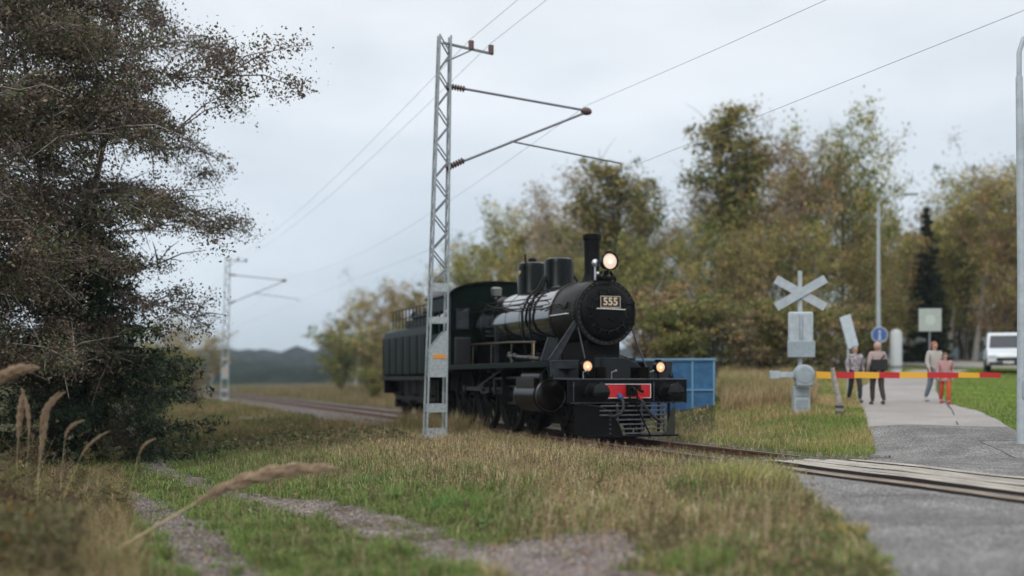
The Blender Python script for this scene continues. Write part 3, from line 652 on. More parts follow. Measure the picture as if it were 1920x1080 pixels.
for sg in (1, -1):
    pa = ph if sg > 0 else ph+1.57; cx, cz = cr_*math.cos(pa), .875+cr_*math.sin(pa)
    m = MB(); m.bar((DR[0]+cx, sg*.95, cz), (DR[2]+cx, sg*.95, cz), .11, .04, (0, 1, 0))
    for s_ in DR: m.disc((s_+cx, sg*.95, cz), .10, .10, 'y', 16)
    P('coupling_rod', m, rodM)
    xh = 4.35; m = MB(); m.bar((DR[1]+cx, sg*1.05, cz), (xh, sg*1.05, .95), .12, .05, (0, 1, 0)); m.disc((DR[1]+cx, sg*1.05, cz), .12, .10, 'y', 16); P('main_rod', m, rodM)
    m = MB(); m.bx(3.6, 5.0, sg*1.0, sg*1.12, 1.13, 1.18); m.bx(3.6, 5.0, sg*1.0, sg*1.12, .72, .77); m.bx(4.2, 4.5, sg*.98, sg*1.14, .77, 1.13); m.tube([(3.5, sg*1.06, .95), (4.3, sg*1.06, .95)], .035)
    P('crosshead_guide', m, rodM)
    m = MB(); m.bar((DR[1]+cx, sg*1.13, cz), (DR[1]+cx-.25, sg*1.15, cz-.1), .06, .06, (0, 1, 0)); m.bar((DR[1]+cx-.25, sg*1.15, cz-.1), (5.75, sg*1.15, 1.05), .05, .04, (0, 1, 0))
    m.bar((5.75, sg*1.15, .95), (5.85, sg*1.15, 1.55), .10, .05, (0, 1, 0)); m.bar((5.8, sg*1.15, 1.35), (3.9, sg*1.15, 1.38), .05, .035, (0, 1, 0)); m.bar((3.95, sg*1.15, 1.42), (4.1, sg*1.15, .72), .05, .03, (0, 1, 0))
    m.bar((5.85, sg*1.2, 1.5), (4.9, sg*1.2, 1.66), .05, .03, (0, 1, 0)); m.bar((4.9, sg*1.22, 1.6), (7.0, sg*1.22, 1.12), .04, .03, (0, 1, 0))
    P('valve_gear', m, rodM)
    m = MB(); m.bx(5.6, 6.0, sg*.54, sg*1.3, 1.50, 1.58); m.bx(4.95, 5.0, sg*.54, sg*1.25, .68, 1.6); m.box((6.0, sg*1.2, 1.3), (.05, .06, .6)); P('motion_bracket', m, grimeK)
    # cylinder
    m = MB(); m.lathe([(2.16, .001), (2.16, .2), (2.19, .33), (2.22, .375), (2.27, .375), (2.27, .40), (3.5, .40), (3.52, .37), (3.58, .34), (3.6, .001)], (0, sg*1.10, .97), n=40)
    cylM = mat('cylinder_cladding', (.008, .007, .0065), .27, var=.4, scale=4, bump=.1, bscale=8, spec=.4)
    cy = P('cylinder', m, cylM, bevel=0)
    m = MB(); m.lathe([(2.20, .001), (2.20, .10), (2.22, .19), (2.26, .225), (2.30, .225), (2.30, .24), (3.45, .24), (3.47, .22), (3.5, .001)], (0, sg*1.10, 1.38), n=36)
    m.bx(2.31, 3.44, sg*.6, sg*1.47, .98, 1.36)
    for s_ in (2.5, 2.85, 3.2): m.tube([(s_, sg*1.12, 1.6), (s_, sg*1.12, 1.66)], .03, 6)
    P('valve_chest', m, cylM, cy, bevel=.01)
    m = MB(); m.lathe([(2.205, .345), (2.195, .355), (2.21, .372), (2.225, .378)], (0, sg*1.10, .97), n=40); m.lathe([(2.222, .195), (2.212, .21), (2.25, .227)], (0, sg*1.10, 1.38), n=36)
    
    P('cylinder_rim', m, mat('dull_rim_steel', (.10, .10, .10), .3, .8), cy, bevel=0)
    m = MB(); m.tube([(4.3, sg*1.2, 1.74), (4.6, sg*1.2, 1.98), (4.7, sg*1.2, 1.90)], .045, 8); m.tube([(4.6, sg*1.2, 1.90), (2.6, sg*1.2, 1.80)], .05, 8); m.sphere((4.2, sg*1.2, 1.88), .09); m.sphere((3.3, sg*1.2, 1.84), .06, 8, 6, (4, 1, 1))
    P('lubricator', m, rodM, bevel=0)
    m = MB(); m.tube([(8.2, sg*.98, 2.30), (5.2, sg*.98, 2.27), (3.4, sg*.98, 2.22)], .022, 6)
    for s_ in (3.6, 5.0, 6.5, 8.0): m.tube([(s_, sg*.98, 2.25), (s_, sg*1.0, 1.73)], .014, 6)
    m.tube([(3.5, sg*.98, 2.24), (3.35, sg*1.05, 1.75)], .02, 6); P('reversing_rod', m, mat('dull_brass', (.13, .10, .06), .4, .6), bevel=0)
m = MB(); m.lathe([(1.85, .001), (1.85, .2), (2.5, .2), (2.5, .001)], (6.9, -1.1, 0), 'z', 16); P('air_pump', m, grimeK)
m = MB()
for k in range(8): m.bx(8.05, 8.10, 1.05, 1.45, 1.78+k*.09, 1.84+k*.09)
m.bx(8.10, 8.14, 1.02, 1.48, 1.73, 2.5); P('louvred_panel', m, mat('grey_black_panel', (.03, .032, .035), .45))
m = MB()
for k in range(4): m.box((6.3, .95, 1.95+k*.26), (.14, .2, .02)); 
for k in range(3): m.box((6.9, .92, 2.9+k*.12-.4), (.22, .10, .03))
m.bx(6.22, 6.26, .88, .98, 1.75, 2.75); P('boiler_steps', m, plateG, bevel=0)
# cab
def arch(w_, ze, zt, n=14, inset=0): return [((w_-inset)*math.cos(t), ze+(zt-ze)*math.sin(t)-inset) for t in np.linspace(0, math.pi, n)]
C0, C1 = 8.5, 10.65; cabW = 1.48
m = MB(); poly = [(-cabW, 1.60), (-cabW, 3.70)]+[(-cabW*math.cos(t), 3.70+.38*math.sin(t)) for t in np.linspace(.15, math.pi-.15, 14)]+[(cabW, 3.70), (cabW, 1.60)]
m.prism(poly, C0, C0+.03)
for sg in (1, -1):
    y0, y1 = sg*(cabW-.03), sg*cabW
    m.bx(C0+.03, C1-.3, y0, y1, 1.60, 2.65); m.bx(C0+.03, C1, y0, y1, 3.30, 3.70); m.bx(C0+.03, C0+.35, y0, y1, 2.65, 3.30); m.bx(C0+1.05, C0+1.15, y0, y1, 2.65, 3.30); m.bx(C1-.35, C1-.3, y0, y1, 2.65, 3.3)
cab = P('cab', m, greenK, bevel=.004)
m = MB(); pts = [(-1.56*math.cos(t), 3.68+.44*math.sin(t)) for t in np.linspace(.08, math.pi-.08, 20)]; inner = [(a*.98, b_-.03) for a, b_ in pts]
m.prism(pts+inner[::-1], C0-.12, C1+.25); P('cab_roof', m, paintS, cab, bevel=0)
for sg in (1, -1):
    m = MB(); m.bx(C0-.012, C0-.002, sg*.95, sg*1.32, 2.75, 3.35); wf = P('cab_window', m, glassD, cab, bevel=0)
    m = MB(); z0, z1, y0, y1 = 2.73, 3.37, .93, 1.34
    for a, c in (((y0, z0), (y1, z0)), ((y1, z0), (y1, z1)), ((y1, z1), (y0, z1)), ((y0, z1), (y0, z0))): m.bar((C0-.015, sg*a[0], a[1]), (C0-.015, sg*c[0], c[1]), .03, .03)
    P('window_frame', m, paintS, cab)
m = MB(); m.bx(C0+.1, C1, -1.4, 1.4, 1.55, 1.62); m.bx(C0-.1, C1, -.8, .8, 1.0, 1.6)
for sg in (1, -1): m.bx(C1-.6, C1-.2, sg*1.3, sg*1.5, 1.05, 1.08); m.bx(C1-.6, C1-.2, sg*1.3, sg*1.5, .65, .68); m.bx(C1-.6, C1-.57, sg*1.4, sg*1.45, .65, 1.6)
P('cab_floor', m, grimeK)

# ------------------------------------------------------------------ TENDER
ten = empty('tender', (O[0], O[1], 0), LR, label='dark green coal tender coupled behind the locomotive cab', cat='tender')
m = MB(); pr = []
T0, T1 = 11.05, 16.35
sec = [(-1.40, 1.42), (-1.47, 1.50), (-1.47, 2.70), (-1.42, 2.92), (-1.25, 3.02), (1.25, 3.02), (1.42, 2.92), (1.47, 2.70), (1.47, 1.50), (1.40, 1.42)]
m.prism(sec, T0, T1)
for s_ in np.linspace(T0+.05, T1-.05, 7):
    for sg in (1, -1): m.bx(s_-.03, s_+.03, sg*1.465, sg*1.49, 1.45, 2.72)
for i in range(6):       # slightly bulging tank panels
    a = T0+.1+i*(T1-T0-.2)/6; c = a+(T1-T0-.2)/6-.06
    for sg in (1, -1):
        n_ = 6; vs = []; 
        for q in range(n_+1):
            t = q/n_; vs += [(a+(c-a)*t, sg*(1.471+.02*math.sin(math.pi*t)), 1.52), (a+(c-a)*t, sg*(1.471+.02*math.sin(math.pi*t)), 2.70)]
        m.add(vs, [(2*q, 2*q+2, 2*q+3, 2*q+1) for q in range(n_)])
P('tank', m, greenK, ten, bevel=.01)
m = MB()
for sg in (1, -1):
    for s_ in np.arange(T0+.3, T1-.4, .42): m.bx(s_-.015, s_+.015, sg*1.30, sg*1.33, 3.0, 3.62)
    for z in (3.3, 3.60): m.bx(T0+.2, T1-.5, sg*1.30, sg*1.335, z, z+.04)
P('coal_rail', m, paintS, ten, bevel=0)
m = MB(); m.bx(T0+.3, T1-2.2, -1.25, 1.25, 3.0, 3.25)
for k in range(90):
    m.sphere((rnd.uniform(T0+.4, T1-2.3), rnd.uniform(-1.1, 1.1), 3.28+rnd.uniform(0, .2)), rnd.uniform(.08, .18), 6, 4, (1, rnd.uniform(.6, 1.2), .8))
P('coal_load', m, mat('coal', (.012, .012, .013), .5, bump=.5), ten, bevel=0, smooth=False)
m = MB(); m.bx(T0-.1, T1+.15, -1.5, 1.5, 1.30, 1.42)
for sg in (1, -1): m.bx(T0+.1, T1, sg*.98, sg*1.03, .55, 1.30)
m.bx(T1+.1, T1+.16, -1.4, 1.4, .85, 1.3); P('tender_frame', m, paintS, ten)
for l in (.88, -.88):
    m = MB(); m.lathe([(T1+.16, .18), (T1+.24, .12), (T1+.5, .11), (T1+.55, .19), (T1+.6, .19), (T1+.61, .001)], (0, l, 1.06), n=20); P('buffer', m, paintS, ten, bevel=0)
for s_ in (12.1, 13.9, 15.7):
    for l in (.80, -.80): wheel(s_, .50, l, 10, 'wheel', ten)
    for sg in (1, -1):
        m = MB(); m.box((s_, sg*1.1, .52), (.24, .16, .26)); m.bar((s_-.5, sg*1.08, .82), (s_+.5, sg*1.08, .82), .07, .09, (0, 1, 0)); m.bar((s_-.45, sg*1.08, .86), (s_-.45, sg*1.08, 1.3), .04); m.bar((s_+.45, sg*1.08, .86), (s_+.45, sg*1.08, 1.3), .04)
        P('axle_box', m, grimeK, ten)
m = MB(); m.tube([(T0-.02, 1.42, 1.5), (T0-.02, 1.42, 2.9)], .018, 6); P('grab_rail', m, steelM, ten, bevel=0)

# ------------------------------------------------------------------ overhead line masts
def mast(loc, rz, label, proto=None):
    if proto:
        e = copy_tree(proto); e.location = loc; e['label'] = label; return e
    e = empty('overhead_line_mast', loc, rz, label=label, cat='mast', group='masts of the overhead line')
    H = 9.45; lx = .24     # lean of the top towards the track
    def at_(h, sx, sy): wd = .235-.10*h/H; return (lx*h/H+sx*wd, sy*.5*wd*1.2, h)
    m = MB()
    for sx in (1, -1):
        for sy in (1, -1): m.bar(at_(-.5, sx, sy), at_(H, sx, sy), .05, .012, (0, 1, 0)); m.bar(at_(-.5, sx, sy), at_(H, sx, sy), .012, .05, (0, 1, 0))
    P('mast_leg', m, galvM, e, bevel=0)
    m = MB()
    for k, h in enumerate(np.arange(3.55, H-.2, .42)):
        for sy in (1, -1):
            m.bar(at_(h, 1 if k % 2 else -1, sy), at_(h+.42, -1 if k % 2 else 1, sy), .035, .01, (0, 1, 0))
        for sx in (1, -1): m.bar(at_(h, sx, 1), at_(h+.42, sx, -1), .03, .01, (1, 0, 0))
    P('lattice', m, galvD, e, bevel=0)
    for h0, h1, sy in [(a_, b_, c_) for a_, b_ in ((.03, .22), (.60, .80), (2.68, 2.83), (3.42, 3.62)) for c_ in (1, -1)]:
            m = MB()
            a, b_, c, d = at_(h0, -1, sy), at_(h0, 1, sy), at_(h1, 1, sy), at_(h1, -1, sy); y = a[1]+sy*.008
            m.prism([(a[0], a[2]), (b_[0], b_[2]), (c[0], c[2]), (d[0], d[2])], y-.006, y+.006, 'xz'); P('batten_plate', m, galvM, e, bevel=0)
    for sy in (1, -1):
        m = MB()   # big gusset plate with a cut upper corner
        a, b_, c, d = at_(1.42, -1, sy), at_(1.42, 1, sy), at_(2.5, 1, sy), at_(2.05, -1, sy); y = a[1]+sy*.008
        m.prism([(a[0], a[2]), (b_[0], b_[2]), (c[0], c[2]), (c[0]-.06, c[2]), (d[0], d[2])], y-.006, y+.006, 'xz'); P('gusset_plate', m, galvM, e, bevel=0)
    m = MB(); a = at_(1.82, 0, -1)
    m.box((a[0]+.02, a[1]-.022, 1.90), (.30, .012, .09)); P('sticker', m, orangeM, e, bevel=0)
    m = MB(); m.box((.0, 0, -.2), (.7, .7, .5)); P('footing', m, concM, e)
    # cantilever: local +x points to the track
    AR = 3.95
    ins = mat('insulator', (.12, .07, .06), .3)
    m = MB(); m.tube([(.3, 0, 8.28), (AR-.1, 0, 8.02)], .03, 8); m.tube([(.3, 0, 6.35), (AR-.1, 0, 7.95)], .03, 8); m.tube([(1.9, 0, 7.10), (AR+.9, 0, 6.78)], .022, 8); m.tube([(AR+.9, 0, 6.78), (AR+.95, 0, 6.55)], .012, 6)
    m.bar((.2, 0, 9.28), (1.45, 0, 9.15), .05); m.bar((.2, 0, 8.8), (.9, 0, 9.18), .03)
    ca = P('cantilever_arm', m, galvD, e, bevel=0)
    for (a, b_) in (((.28, 0, 8.28), (.75, 0, 8.24)), ((.28, 0, 6.33), (.72, 0, 6.56))):
        a = Vector(a); b_ = Vector(b_); m = MB(); m.tube([a.lerp(b_, t/28) for t in range(29)], [.078 if t % 4 in (1, 2) else .035 for t in range(29)], 10); P('insulator', m, ins, e, bevel=0)
    for a_ in (((.9, 0, 9.2), (.9, 0, 9.4)), ((1.4, 0, 9.15), (1.4, 0, 9.35))): m = MB(); m.tube(a_, .07, 8); P('insulator', m, ins, e, bevel=0)
    m = MB(); m.sphere((AR-.05, 0, 8.0), .10, 8, 6, (1.6, 1, 1)); P('wire_clamp', m, ins, e, bevel=0)
    return e
arm_rz = math.atan2(-N[1], -N[0])
ms, ml = sl(-1.81, 25.0)
M1 = mast((-1.81, 25.0, gz(-1.81, 25)), arm_rz, 'tall grey lattice mast with an orange sticker standing beside the locomotive tender')
labs = ['distant grey lattice mast beside the track, nearer of the two far ones', 'farthest grey lattice mast, faint at the foot of the left trees']
for k in (1, 2):
    x, y = wxy(ms+48*k, ml); mast((x, y, gz(x, y)), arm_rz, labs[k-1], M1)
# wires
def wire(l, z, r, label, sag=.0, zs=None):
    m = MB(); pts = []; ss = []
    for k in range(-1, 4):
        for q in range(8):
            t = q/8; s_ = ms+48*(k+t); zz = z-sag*math.sin(math.pi*t); x, y = wxy(s_, l); pts.append((x, y, zz))
    m.tube(pts, r, 6); o = m.obj('overhead_wire', wireM); tag(o, label, 'wire', 'wires of the overhead line')
la = ml-3.95; wire(la+.05, 8.10, .0048, 'messenger wire held at the tip of the upper cantilever arm', .9)
wire(la-.9, 6.55, .0048, 'contact wire held by the steady arm over the track', .05)
wire(ml-.9, 9.42, .0048, 'feeder wire on the inner insulator at the mast top', .5)
wire(ml-1.4, 9.37, .0048, 'feeder wire on the outer insulator at the mast top', .5)

# ------------------------------------------------------------------ VEGETATION generators
def leaves(Pc, size, cols, r_, elong=2.0, up=0., csd=.12, sizevar=.35):
    """one four-point leaf at each centre; returns V, F, C"""
    n = len(Pc); d = r_.normal(size=(n, 3)); d[:, 2] += up; d = unit(d); e = unit(np.cross(d, r_.normal(size=(n, 3))))
    s = size*(1+sizevar*r_.normal(size=(n, 1))).clip(.4, 2)
    a = Pc-d*s*.5; b = Pc+d*s*.5; c1 = Pc+e*s*.5/elong; c2 = Pc-e*s*.5/elong
    V = np.stack([a, c1, b, c2], 1).reshape(-1, 3); F_ = np.arange(4*n).reshape(n, 4)
    C = np.repeat((cols*(1+csd*r_.normal(size=(n, 1)))).clip(.002, 1), 4, 0)
    return V, F_, C
def merge(parts):
    V = []; F_ = []; C = []; o = 0
    for v, f, c in parts: V.append(v); F_.append(f+o); C.append(c); o += len(v)
    return np.concatenate(V), np.concatenate(F_), np.concatenate(C)
def pal(colors, n, r_, w_=None):
    colors = np.array(colors); return colors[r_.choice(len(colors), n, p=w_)]

def make_tree(name, H, cb, Rf, nb, nleaf, lsize, colors, seed, trunk_m, label=None, tr=.012, elev=(25, 60), spread=.35, droop=0., nstem=1, sub=4, cat='tree', twigs=True, crown_m=None, weights=None, clump=True, tufts=None, twr=1.):
    r_ = np.random.default_rng(seed); q = random.Random(seed); tb = MB(); segs = []
    for st in range(nstem):
        lean = (q.uniform(-.04, .04)+(.12*math.cos(st*2.4) if nstem > 1 else 0), q.uniform(-.04, .04)+(.12*math.sin(st*2.4) if nstem > 1 else 0))
        def tp(h): return Vector((lean[0]*h+.02*H*math.sin(h/H*5+st+seed), lean[1]*h+.015*H*math.sin(h/H*4+2*st), h))
        hs = np.linspace(-.3, H*.97, 10); tb.tube([tp(h) for h in hs], [max(.012, H*tr*(1-h/H*.93)) for h in hs.clip(0)], 7)
        for i in range(nb//nstem):
            u = (i+q.random())/(nb//nstem); h = cb*H+(H*.97-cb*H)*u; az = q.uniform(0, 2*math.pi); rr = Rf(u)*H*q.uniform(.65, 1.1 if twr == 1. else .98)
            el = R(q.uniform(*elev)); d = Vector((math.cos(az)*math.cos(el), math.sin(az)*math.cos(el), math.sin(el))); p = tp(h); L = rr/max(.35 if twr == 1. else .86, math.cos(el)); pts = [p]
            for k in range(5):
                d2 = d+Vector((q.uniform(-.25, .25), q.uniform(-.25, .25), q.uniform(-.15, .15)-droop*k*.25)); d2.normalize(); p = p+d2*L/5; pts.append(p)
            tb.tube(pts, [max(.006, H*tr*.33*(1-u*.6)*(1-k/5.6)) for k in range(6)], 5, cap=False)
            for k in range(1, 5): segs.append((pts[k], pts[k+1], k/5*.7+.3))
            for j in range(sub):
                k = q.randint(1, 5); p0 = pts[k]; d3 = (d+Vector((q.uniform(-1, 1), q.uniform(-1, 1), q.uniform(-.5, .7)-droop))).normalized(); p1 = p0+d3*L*q.uniform(.2, .42); pm_ = (p0+p1)/2+Vector((0, 0, .03*L))
                if twigs: tb.tube([p0, pm_, p1], [(.008*H/10+.003)*twr, (.006*H/10+.002)*twr, .003*twr], 4, cap=False)
                segs.append((pm_, p1, 1.)); segs.append((p0, pm_, .6))
    e = empty(name, (0, 0, 0)); tb.obj('trunk', trunk_m, e)
    A = np.array([tuple(s_[0]) for s_ in segs]); B = np.array([tuple(s_[1]) for s_ in segs]); wgt = np.array([s_[2] for s_ in segs]); 
    wgt = wgt*(np.linalg.norm(B-A, axis=1)+.05)
    if clump: wgt = wgt*r_.choice([.15, .6, 1.6], len(wgt))
    sp = spread*H*.1; nc = tufts or max(60, nleaf//26); ci = r_.choice(len(segs), nc, p=wgt/wgt.sum()); tcn_ = r_.random((nc, 1)); cen = A[ci]*(1-tcn_)+B[ci]*tcn_+r_.normal(size=(nc, 3))*sp*.45
    csz = (.35+.75*r_.random((nc, 1)))*sp; ii = r_.integers(0, nc, nleaf)
    Pc = cen[ii]+r_.normal(size=(nleaf, 3))*csz[ii]*np.array([1, 1, .75])
    ccol = pal(colors, nc, r_, weights)*(1+.25*r_.normal(size=(nc, 1))).clip(.4, 1.7); cols = ccol[ii]
    V, F_, C = leaves(Pc, lsize, cols, r_, 1.8, 0, .22)
    npmesh('crown', V, [F_], crown_m or leafM, C, e)
    e['H'] = H
    return e
def make_spruce(name, H, Rr, seed, colors, nleaf=14000, lsize=.22, cb=.06):
    q = random.Random(seed); r_ = np.random.default_rng(seed); tb = MB(); tb.tube([(0, 0, -.3), (0, 0, H*.5), (0, 0, H*.99)], [H*.014, H*.008, .01], 7); A = []; B = []
    nw = 26
    for i in range(nw):
        u = i/nw; h = H*(cb+(.97-cb)*u); L = Rr*(1-u)**.85+.1
        for k in range(7):
            az = q.uniform(0, 6.28); ll = L*q.uniform(.7, 1.1); p = Vector((0, 0, h)); pts = [p]
            for j in range(4): f = (j+1)/4; pts.append(Vector((math.cos(az)*ll*f, math.sin(az)*ll*f, h-ll*(.35*f-.22*f*f*f)+q.uniform(-.03, .03))))
            tb.tube(pts, [.02*(1-u)+.008, .015, .01, .007, .004], 4, cap=False)
            for a, b in zip(pts[:-1], pts[1:]): A.append(tuple(a)); B.append(tuple(b))
            for j in range(1, 5):
                for sgn in (1, -1):
                    a2 = az+sgn*R(55); tw = ll*.28*(1.1-j/5); e2 = pts[j]+Vector((math.cos(a2)*tw, math.sin(a2)*tw, -.25*tw)); A.append(tuple(pts[j])); B.append(tuple(e2))
    A = np.array(A); B = np.array(B); wl_ = np.linalg.norm(B-A, axis=1); ii = r_.choice(len(A), nleaf, p=wl_/wl_.sum()); t = r_.random((nleaf, 1))
    Pc = A[ii]*(1-t)+B[ii]*t+r_.normal(size=(nleaf, 3))*.05; Pc[:, 2] -= r_.random(nleaf)*.12
    V, F_, C = leaves(Pc, lsize, pal(colors, nleaf, r_), r_, 2.6, -.6, .2)
    e = empty(name, (0, 0, 0)); tb.obj('trunk', barkM, e); npmesh('crown', V, [F_], leafM, C, e); e['H'] = H; return e

VG = 1.75
yel = [(.25, .195, .07), (.21, .16, .065), (.16, .15, .055), (.28, .20, .08)]
olive = [(.13, .13, .035), (.17, .15, .05), (.10, .11, .03), (.20, .17, .06)]
brown = [(.17, .135, .07), (.15, .12, .065), (.20, .14, .07), (.12, .11, .055)]
grn = [(.06, .08, .025), (.09, .11, .03), (.05, .065, .02), (.14, .13, .04)]
pale = [(.26, .20, .13), (.20, .16, .10), (.17, .14, .09)]
drk = [(.014, .024, .012), (.028, .042, .018), (.012, .02, .012)]
oval = lambda u: .05+.17*math.sin(math.pi*min(1, u*.85+.12))
wide = lambda u: .08+.26*math.sin(math.pi*min(1, u*.8+.15))
slim = lambda u: .03+.10*math.sin(math.pi*min(1, u*.85+.1))
yel, olive, brown, grn, pale = [[tuple(min(.7, c*VG) for c in q_) for q_ in P_] for P_ in (yel, olive, brown, grn, pale)]
protos = {
 'birch_yellow': (make_tree('birch_tree', 12, .28, oval, 34, 8500, .17, yel+olive, 21, birchM, spread=.36, tr=.017), 'yellow leaved birch'),
 'aspen_olive': (make_tree('aspen_tree', 12, .20, oval, 36, 11000, .18, olive+olive+yel[:1]+grn, 22, barkM, spread=.42), 'olive green aspen'),
 'big_olive': (make_tree('willow_tree', 12, .12, wide, 46, 15000, .18, olive+grn[:2]+brown[:1]+yel[:1], 23, barkM, nstem=2, spread=.5), 'broad olive willow'),
 'brown': (make_tree('rowan_tree', 12, .10, wide, 40, 11000, .18, brown+yel[:2]+olive[:1], 24, barkM, nstem=2, spread=.46), 'russet brown tree'),
 'bare_pale': (make_tree('birch_tree', 12, .25, slim, 34, 3600, .13, pale, 25, birchM, spread=.34, elev=(40, 70)), 'thin half-bare birch'),
 'slim_green': (make_tree('poplar_tree', 12, .12, slim, 44, 9000, .17, olive+grn[:1], 26, barkM, spread=.30, elev=(45, 75)), 'slim green poplar'),
 'shrub': (make_tree('bush', 4, .02, lambda u: .22+.22*math.sin(math.pi*min(1, u*.8+.1)), 30, 8000, .12, grn+olive+brown[:1], 27, barkM, nstem=3, spread=.6), 'rounded green bush'),
 'shrub_red': (make_tree('bush', 4, .02, lambda u: .2+.22*math.sin(math.pi*min(1, u*.8+.1)), 30, 6500, .12, brown+yel[:1]+brown, 28, barkM, nstem=3, spread=.6), 'russet bush'),
 'spruce': (make_spruce('spruce_tree', 12, 2.4, 29, drk, nleaf=26000, lsize=.32), 'dark narrow spruce'),
}
used = set()
def plant(kind, px, d, top, label, rz=None, wsc=1., group=None):
    pr, _ = protos[kind]; x, y, z = at(px, d); Ht = CAMZ+(HY-top)/F*d-z; s_ = Ht/pr['H']
    o = pr if kind not in used else copy_tree(pr); used.add(kind)
    o.location = (x, y, z); o.scale = (s_*wsc, s_*wsc, s_); o.rotation_euler = (0, 0, rz if rz is not None else rnd.uniform(0, 6.28))
    tag(o, label, 'bush' if kind.startswith('shrub') else 'tree', group or 'trees of the wood beyond the crossing'); return o
FOREST = [
 # left of the tender, along the line
 ('aspen_olive', 632, 118, 585, 'leftmost tree of the wood line behind the tender, olive green', 1.),
 ('birch_yellow', 668, 112, 552, 'second tree of the wood line from the open horizon, ochre crown', 1.),
 ('brown', 705, 106, 548, 'russet tree in the wood line just left of the tender', .9),
 ('birch_yellow', 742, 102, 532, 'tawny tree rising straight behind the tender coal rails', 1.),
 ('aspen_olive', 775, 97, 535, 'olive tree between the tender and the near mast', 1.),
 ('bare_pale', 812, 92, 515, 'pale half-bare tree directly behind the lattice mast', 1.2),
 ('birch_yellow', 852, 84, 470, 'ochre tree behind the cab roof next to the mast', 1.),
 ('aspen_olive', 892, 80, 450, 'olive tree behind the locomotive cab', .9),
 ('birch_yellow', 938, 76, 402, 'pointed yellow-green tree left of the steam dome', .8),
 ('slim_green', 975, 78, 440, 'short slim tree just above the steam dome', 1.),
 ('bare_pale', 1012, 74, 345, 'slender grey tree rising above the two domes', 1.),
 ('aspen_olive', 1045, 79, 420, 'low olive tree behind the sand dome', 1.),
 ('bare_pale', 1078, 73, 322, 'pale brown bare-topped tree left of the chimney', 1.3),
 ('bare_pale', 1105, 76, 330, 'pale brown bare-topped tree directly above the chimney', 1.2),
 ('slim_green', 1150, 72, 300, 'green tree with a flat top right of the chimney', 1.6),
 ('aspen_olive', 1192, 74, 312, 'olive tree at the right end of the group above the boiler', .8),
 ('brown', 1235, 70, 440, 'low russet tree right of the smokebox', 1.),
 ('big_olive', 1275, 72, 430, 'low green tree filling the dip between the two tall groups', .8),
 ('bare_pale', 1318, 66, 330, 'half-bare tree at the left edge of the tallest group', 1.4),
 ('slim_green', 1362, 65, 196, 'tallest slim poplar of the whole wood', 1.25),
 ('aspen_olive', 1422, 66, 235, 'tall olive tree right of the tallest poplar', .75),
 ('bare_pale', 1470, 64, 268, 'thin-leaved tree in the middle of the tallest group', 1.5),
 ('brown', 1515, 62, 285, 'tall russet tree above the crossing signal', .7),
 ('big_olive', 1575, 64, 246, 'broad tall tree with the round crown right of the crossing signal', .72),
 ('aspen_olive', 1628, 66, 320, 'olive tree on the right shoulder of the tallest group', .8),
 ('brown', 1652, 68, 420, 'lower russet tree at the right foot of the tallest group', .9),
 ('spruce', 1738, 68, 372, 'dark pointed spruce between the two groups on the right', .75),
 ('big_olive', 1700, 80, 450, 'low green tree filling the gap left of the spruce', 1.),
 ('birch_yellow', 1782, 78, 360, 'tawny birch just right of the spruce', .95),
 ('birch_yellow', 1832, 74, 322, 'tallest tawny birch of the right-hand group', .95),
 ('brown', 1880, 72, 330, 'russet tree above the white van', .7),
 ('birch_yellow', 1925, 70, 325, 'tawny birch cut by the right edge behind the lamp post', .9),
 ('slim_green', 1808, 77, 385, 'slim olive tree between the tawny birches on the right', 1.2),
 # lower, nearer layer
 ('brown', 1395, 58, 455, 'low orange-brown tree left of the crossing signal', .9),
 ('big_olive', 1455, 60, 430, 'dark green low tree directly behind the warning cross', .9),
 ('birch_yellow', 1530, 58, 440, 'yellow low birch behind the warning cross arm', .9),
 ('big_olive', 1610, 60, 470, 'dark low tree behind the walkers', 1.),
 ('big_olive', 1680, 88, 505, 'dark low tree above the blue sign', 1.2),
 ('big_olive', 1760, 90, 470, 'dark low tree above the square sign', 1.1),
 ('brown', 1850, 88, 480, 'russet low tree above the white van', 1.),
 ('big_olive', 1340, 60, 440, 'green low tree right of the blue shed', .9),
 ('birch_yellow', 1290, 58, 500, 'yellow low birch above the blue shed', .9),
 ('big_olive', 1205, 62, 460, 'green low tree behind the smokebox door', .9),
 ('aspen_olive', 1110, 64, 470, 'olive low tree behind the chimney', 1.3),
 ('brown', 1030, 66, 480, 'russet low tree behind the sand dome', 1.),
 ('big_olive', 960, 68, 490, 'green low tree behind the steam dome', .9),
 ('birch_yellow', 1700, 82, 425, 'tawny birch filling the dip left of the spruce', 1.3),
 ('aspen_olive', 1760, 82, 392, 'olive tree just behind the right side of the spruce', 1.3),
 ('birch_yellow', 1858, 80, 335, 'golden birch behind the russet tree above the van', 1.3),
 ('brown', 1805, 84, 365, 'russet tree deep behind the tawny birches on the right', 1.1),
 ('aspen_olive', 1905, 82, 345, 'olive tree deep behind the lamp post at the right edge', 1.3),
 ('aspen_olive', 1085, 82, 385, 'olive tree deep behind the pale bare-topped trees', 1.4),
 ('birch_yellow', 1000, 84, 400, 'golden tree deep behind the slender grey tree', 1.3),
 ('big_olive', 1390, 74, 350, 'broad olive tree deep behind the tallest poplar', 1.),
 ('birch_yellow', 1545, 74, 330, 'golden birch deep behind the round-crowned willow', 1.4),
 ('brown', 345, 120, 610, 'orange-brown small tree above the far masts', 1.3),
 ('birch_yellow', 395, 125, 618, 'small tawny tree by the nearer far mast', 1.5),
 ('brown', 305, 110, 600, 'russet small tree at the edge of the left spruce', 1.3),
]
for k, px, d, top, lab, ws in FOREST: plant(k, px, d, top+(0 if k == 'spruce' else 30 if top < 400 else 16), lab, wsc=ws)
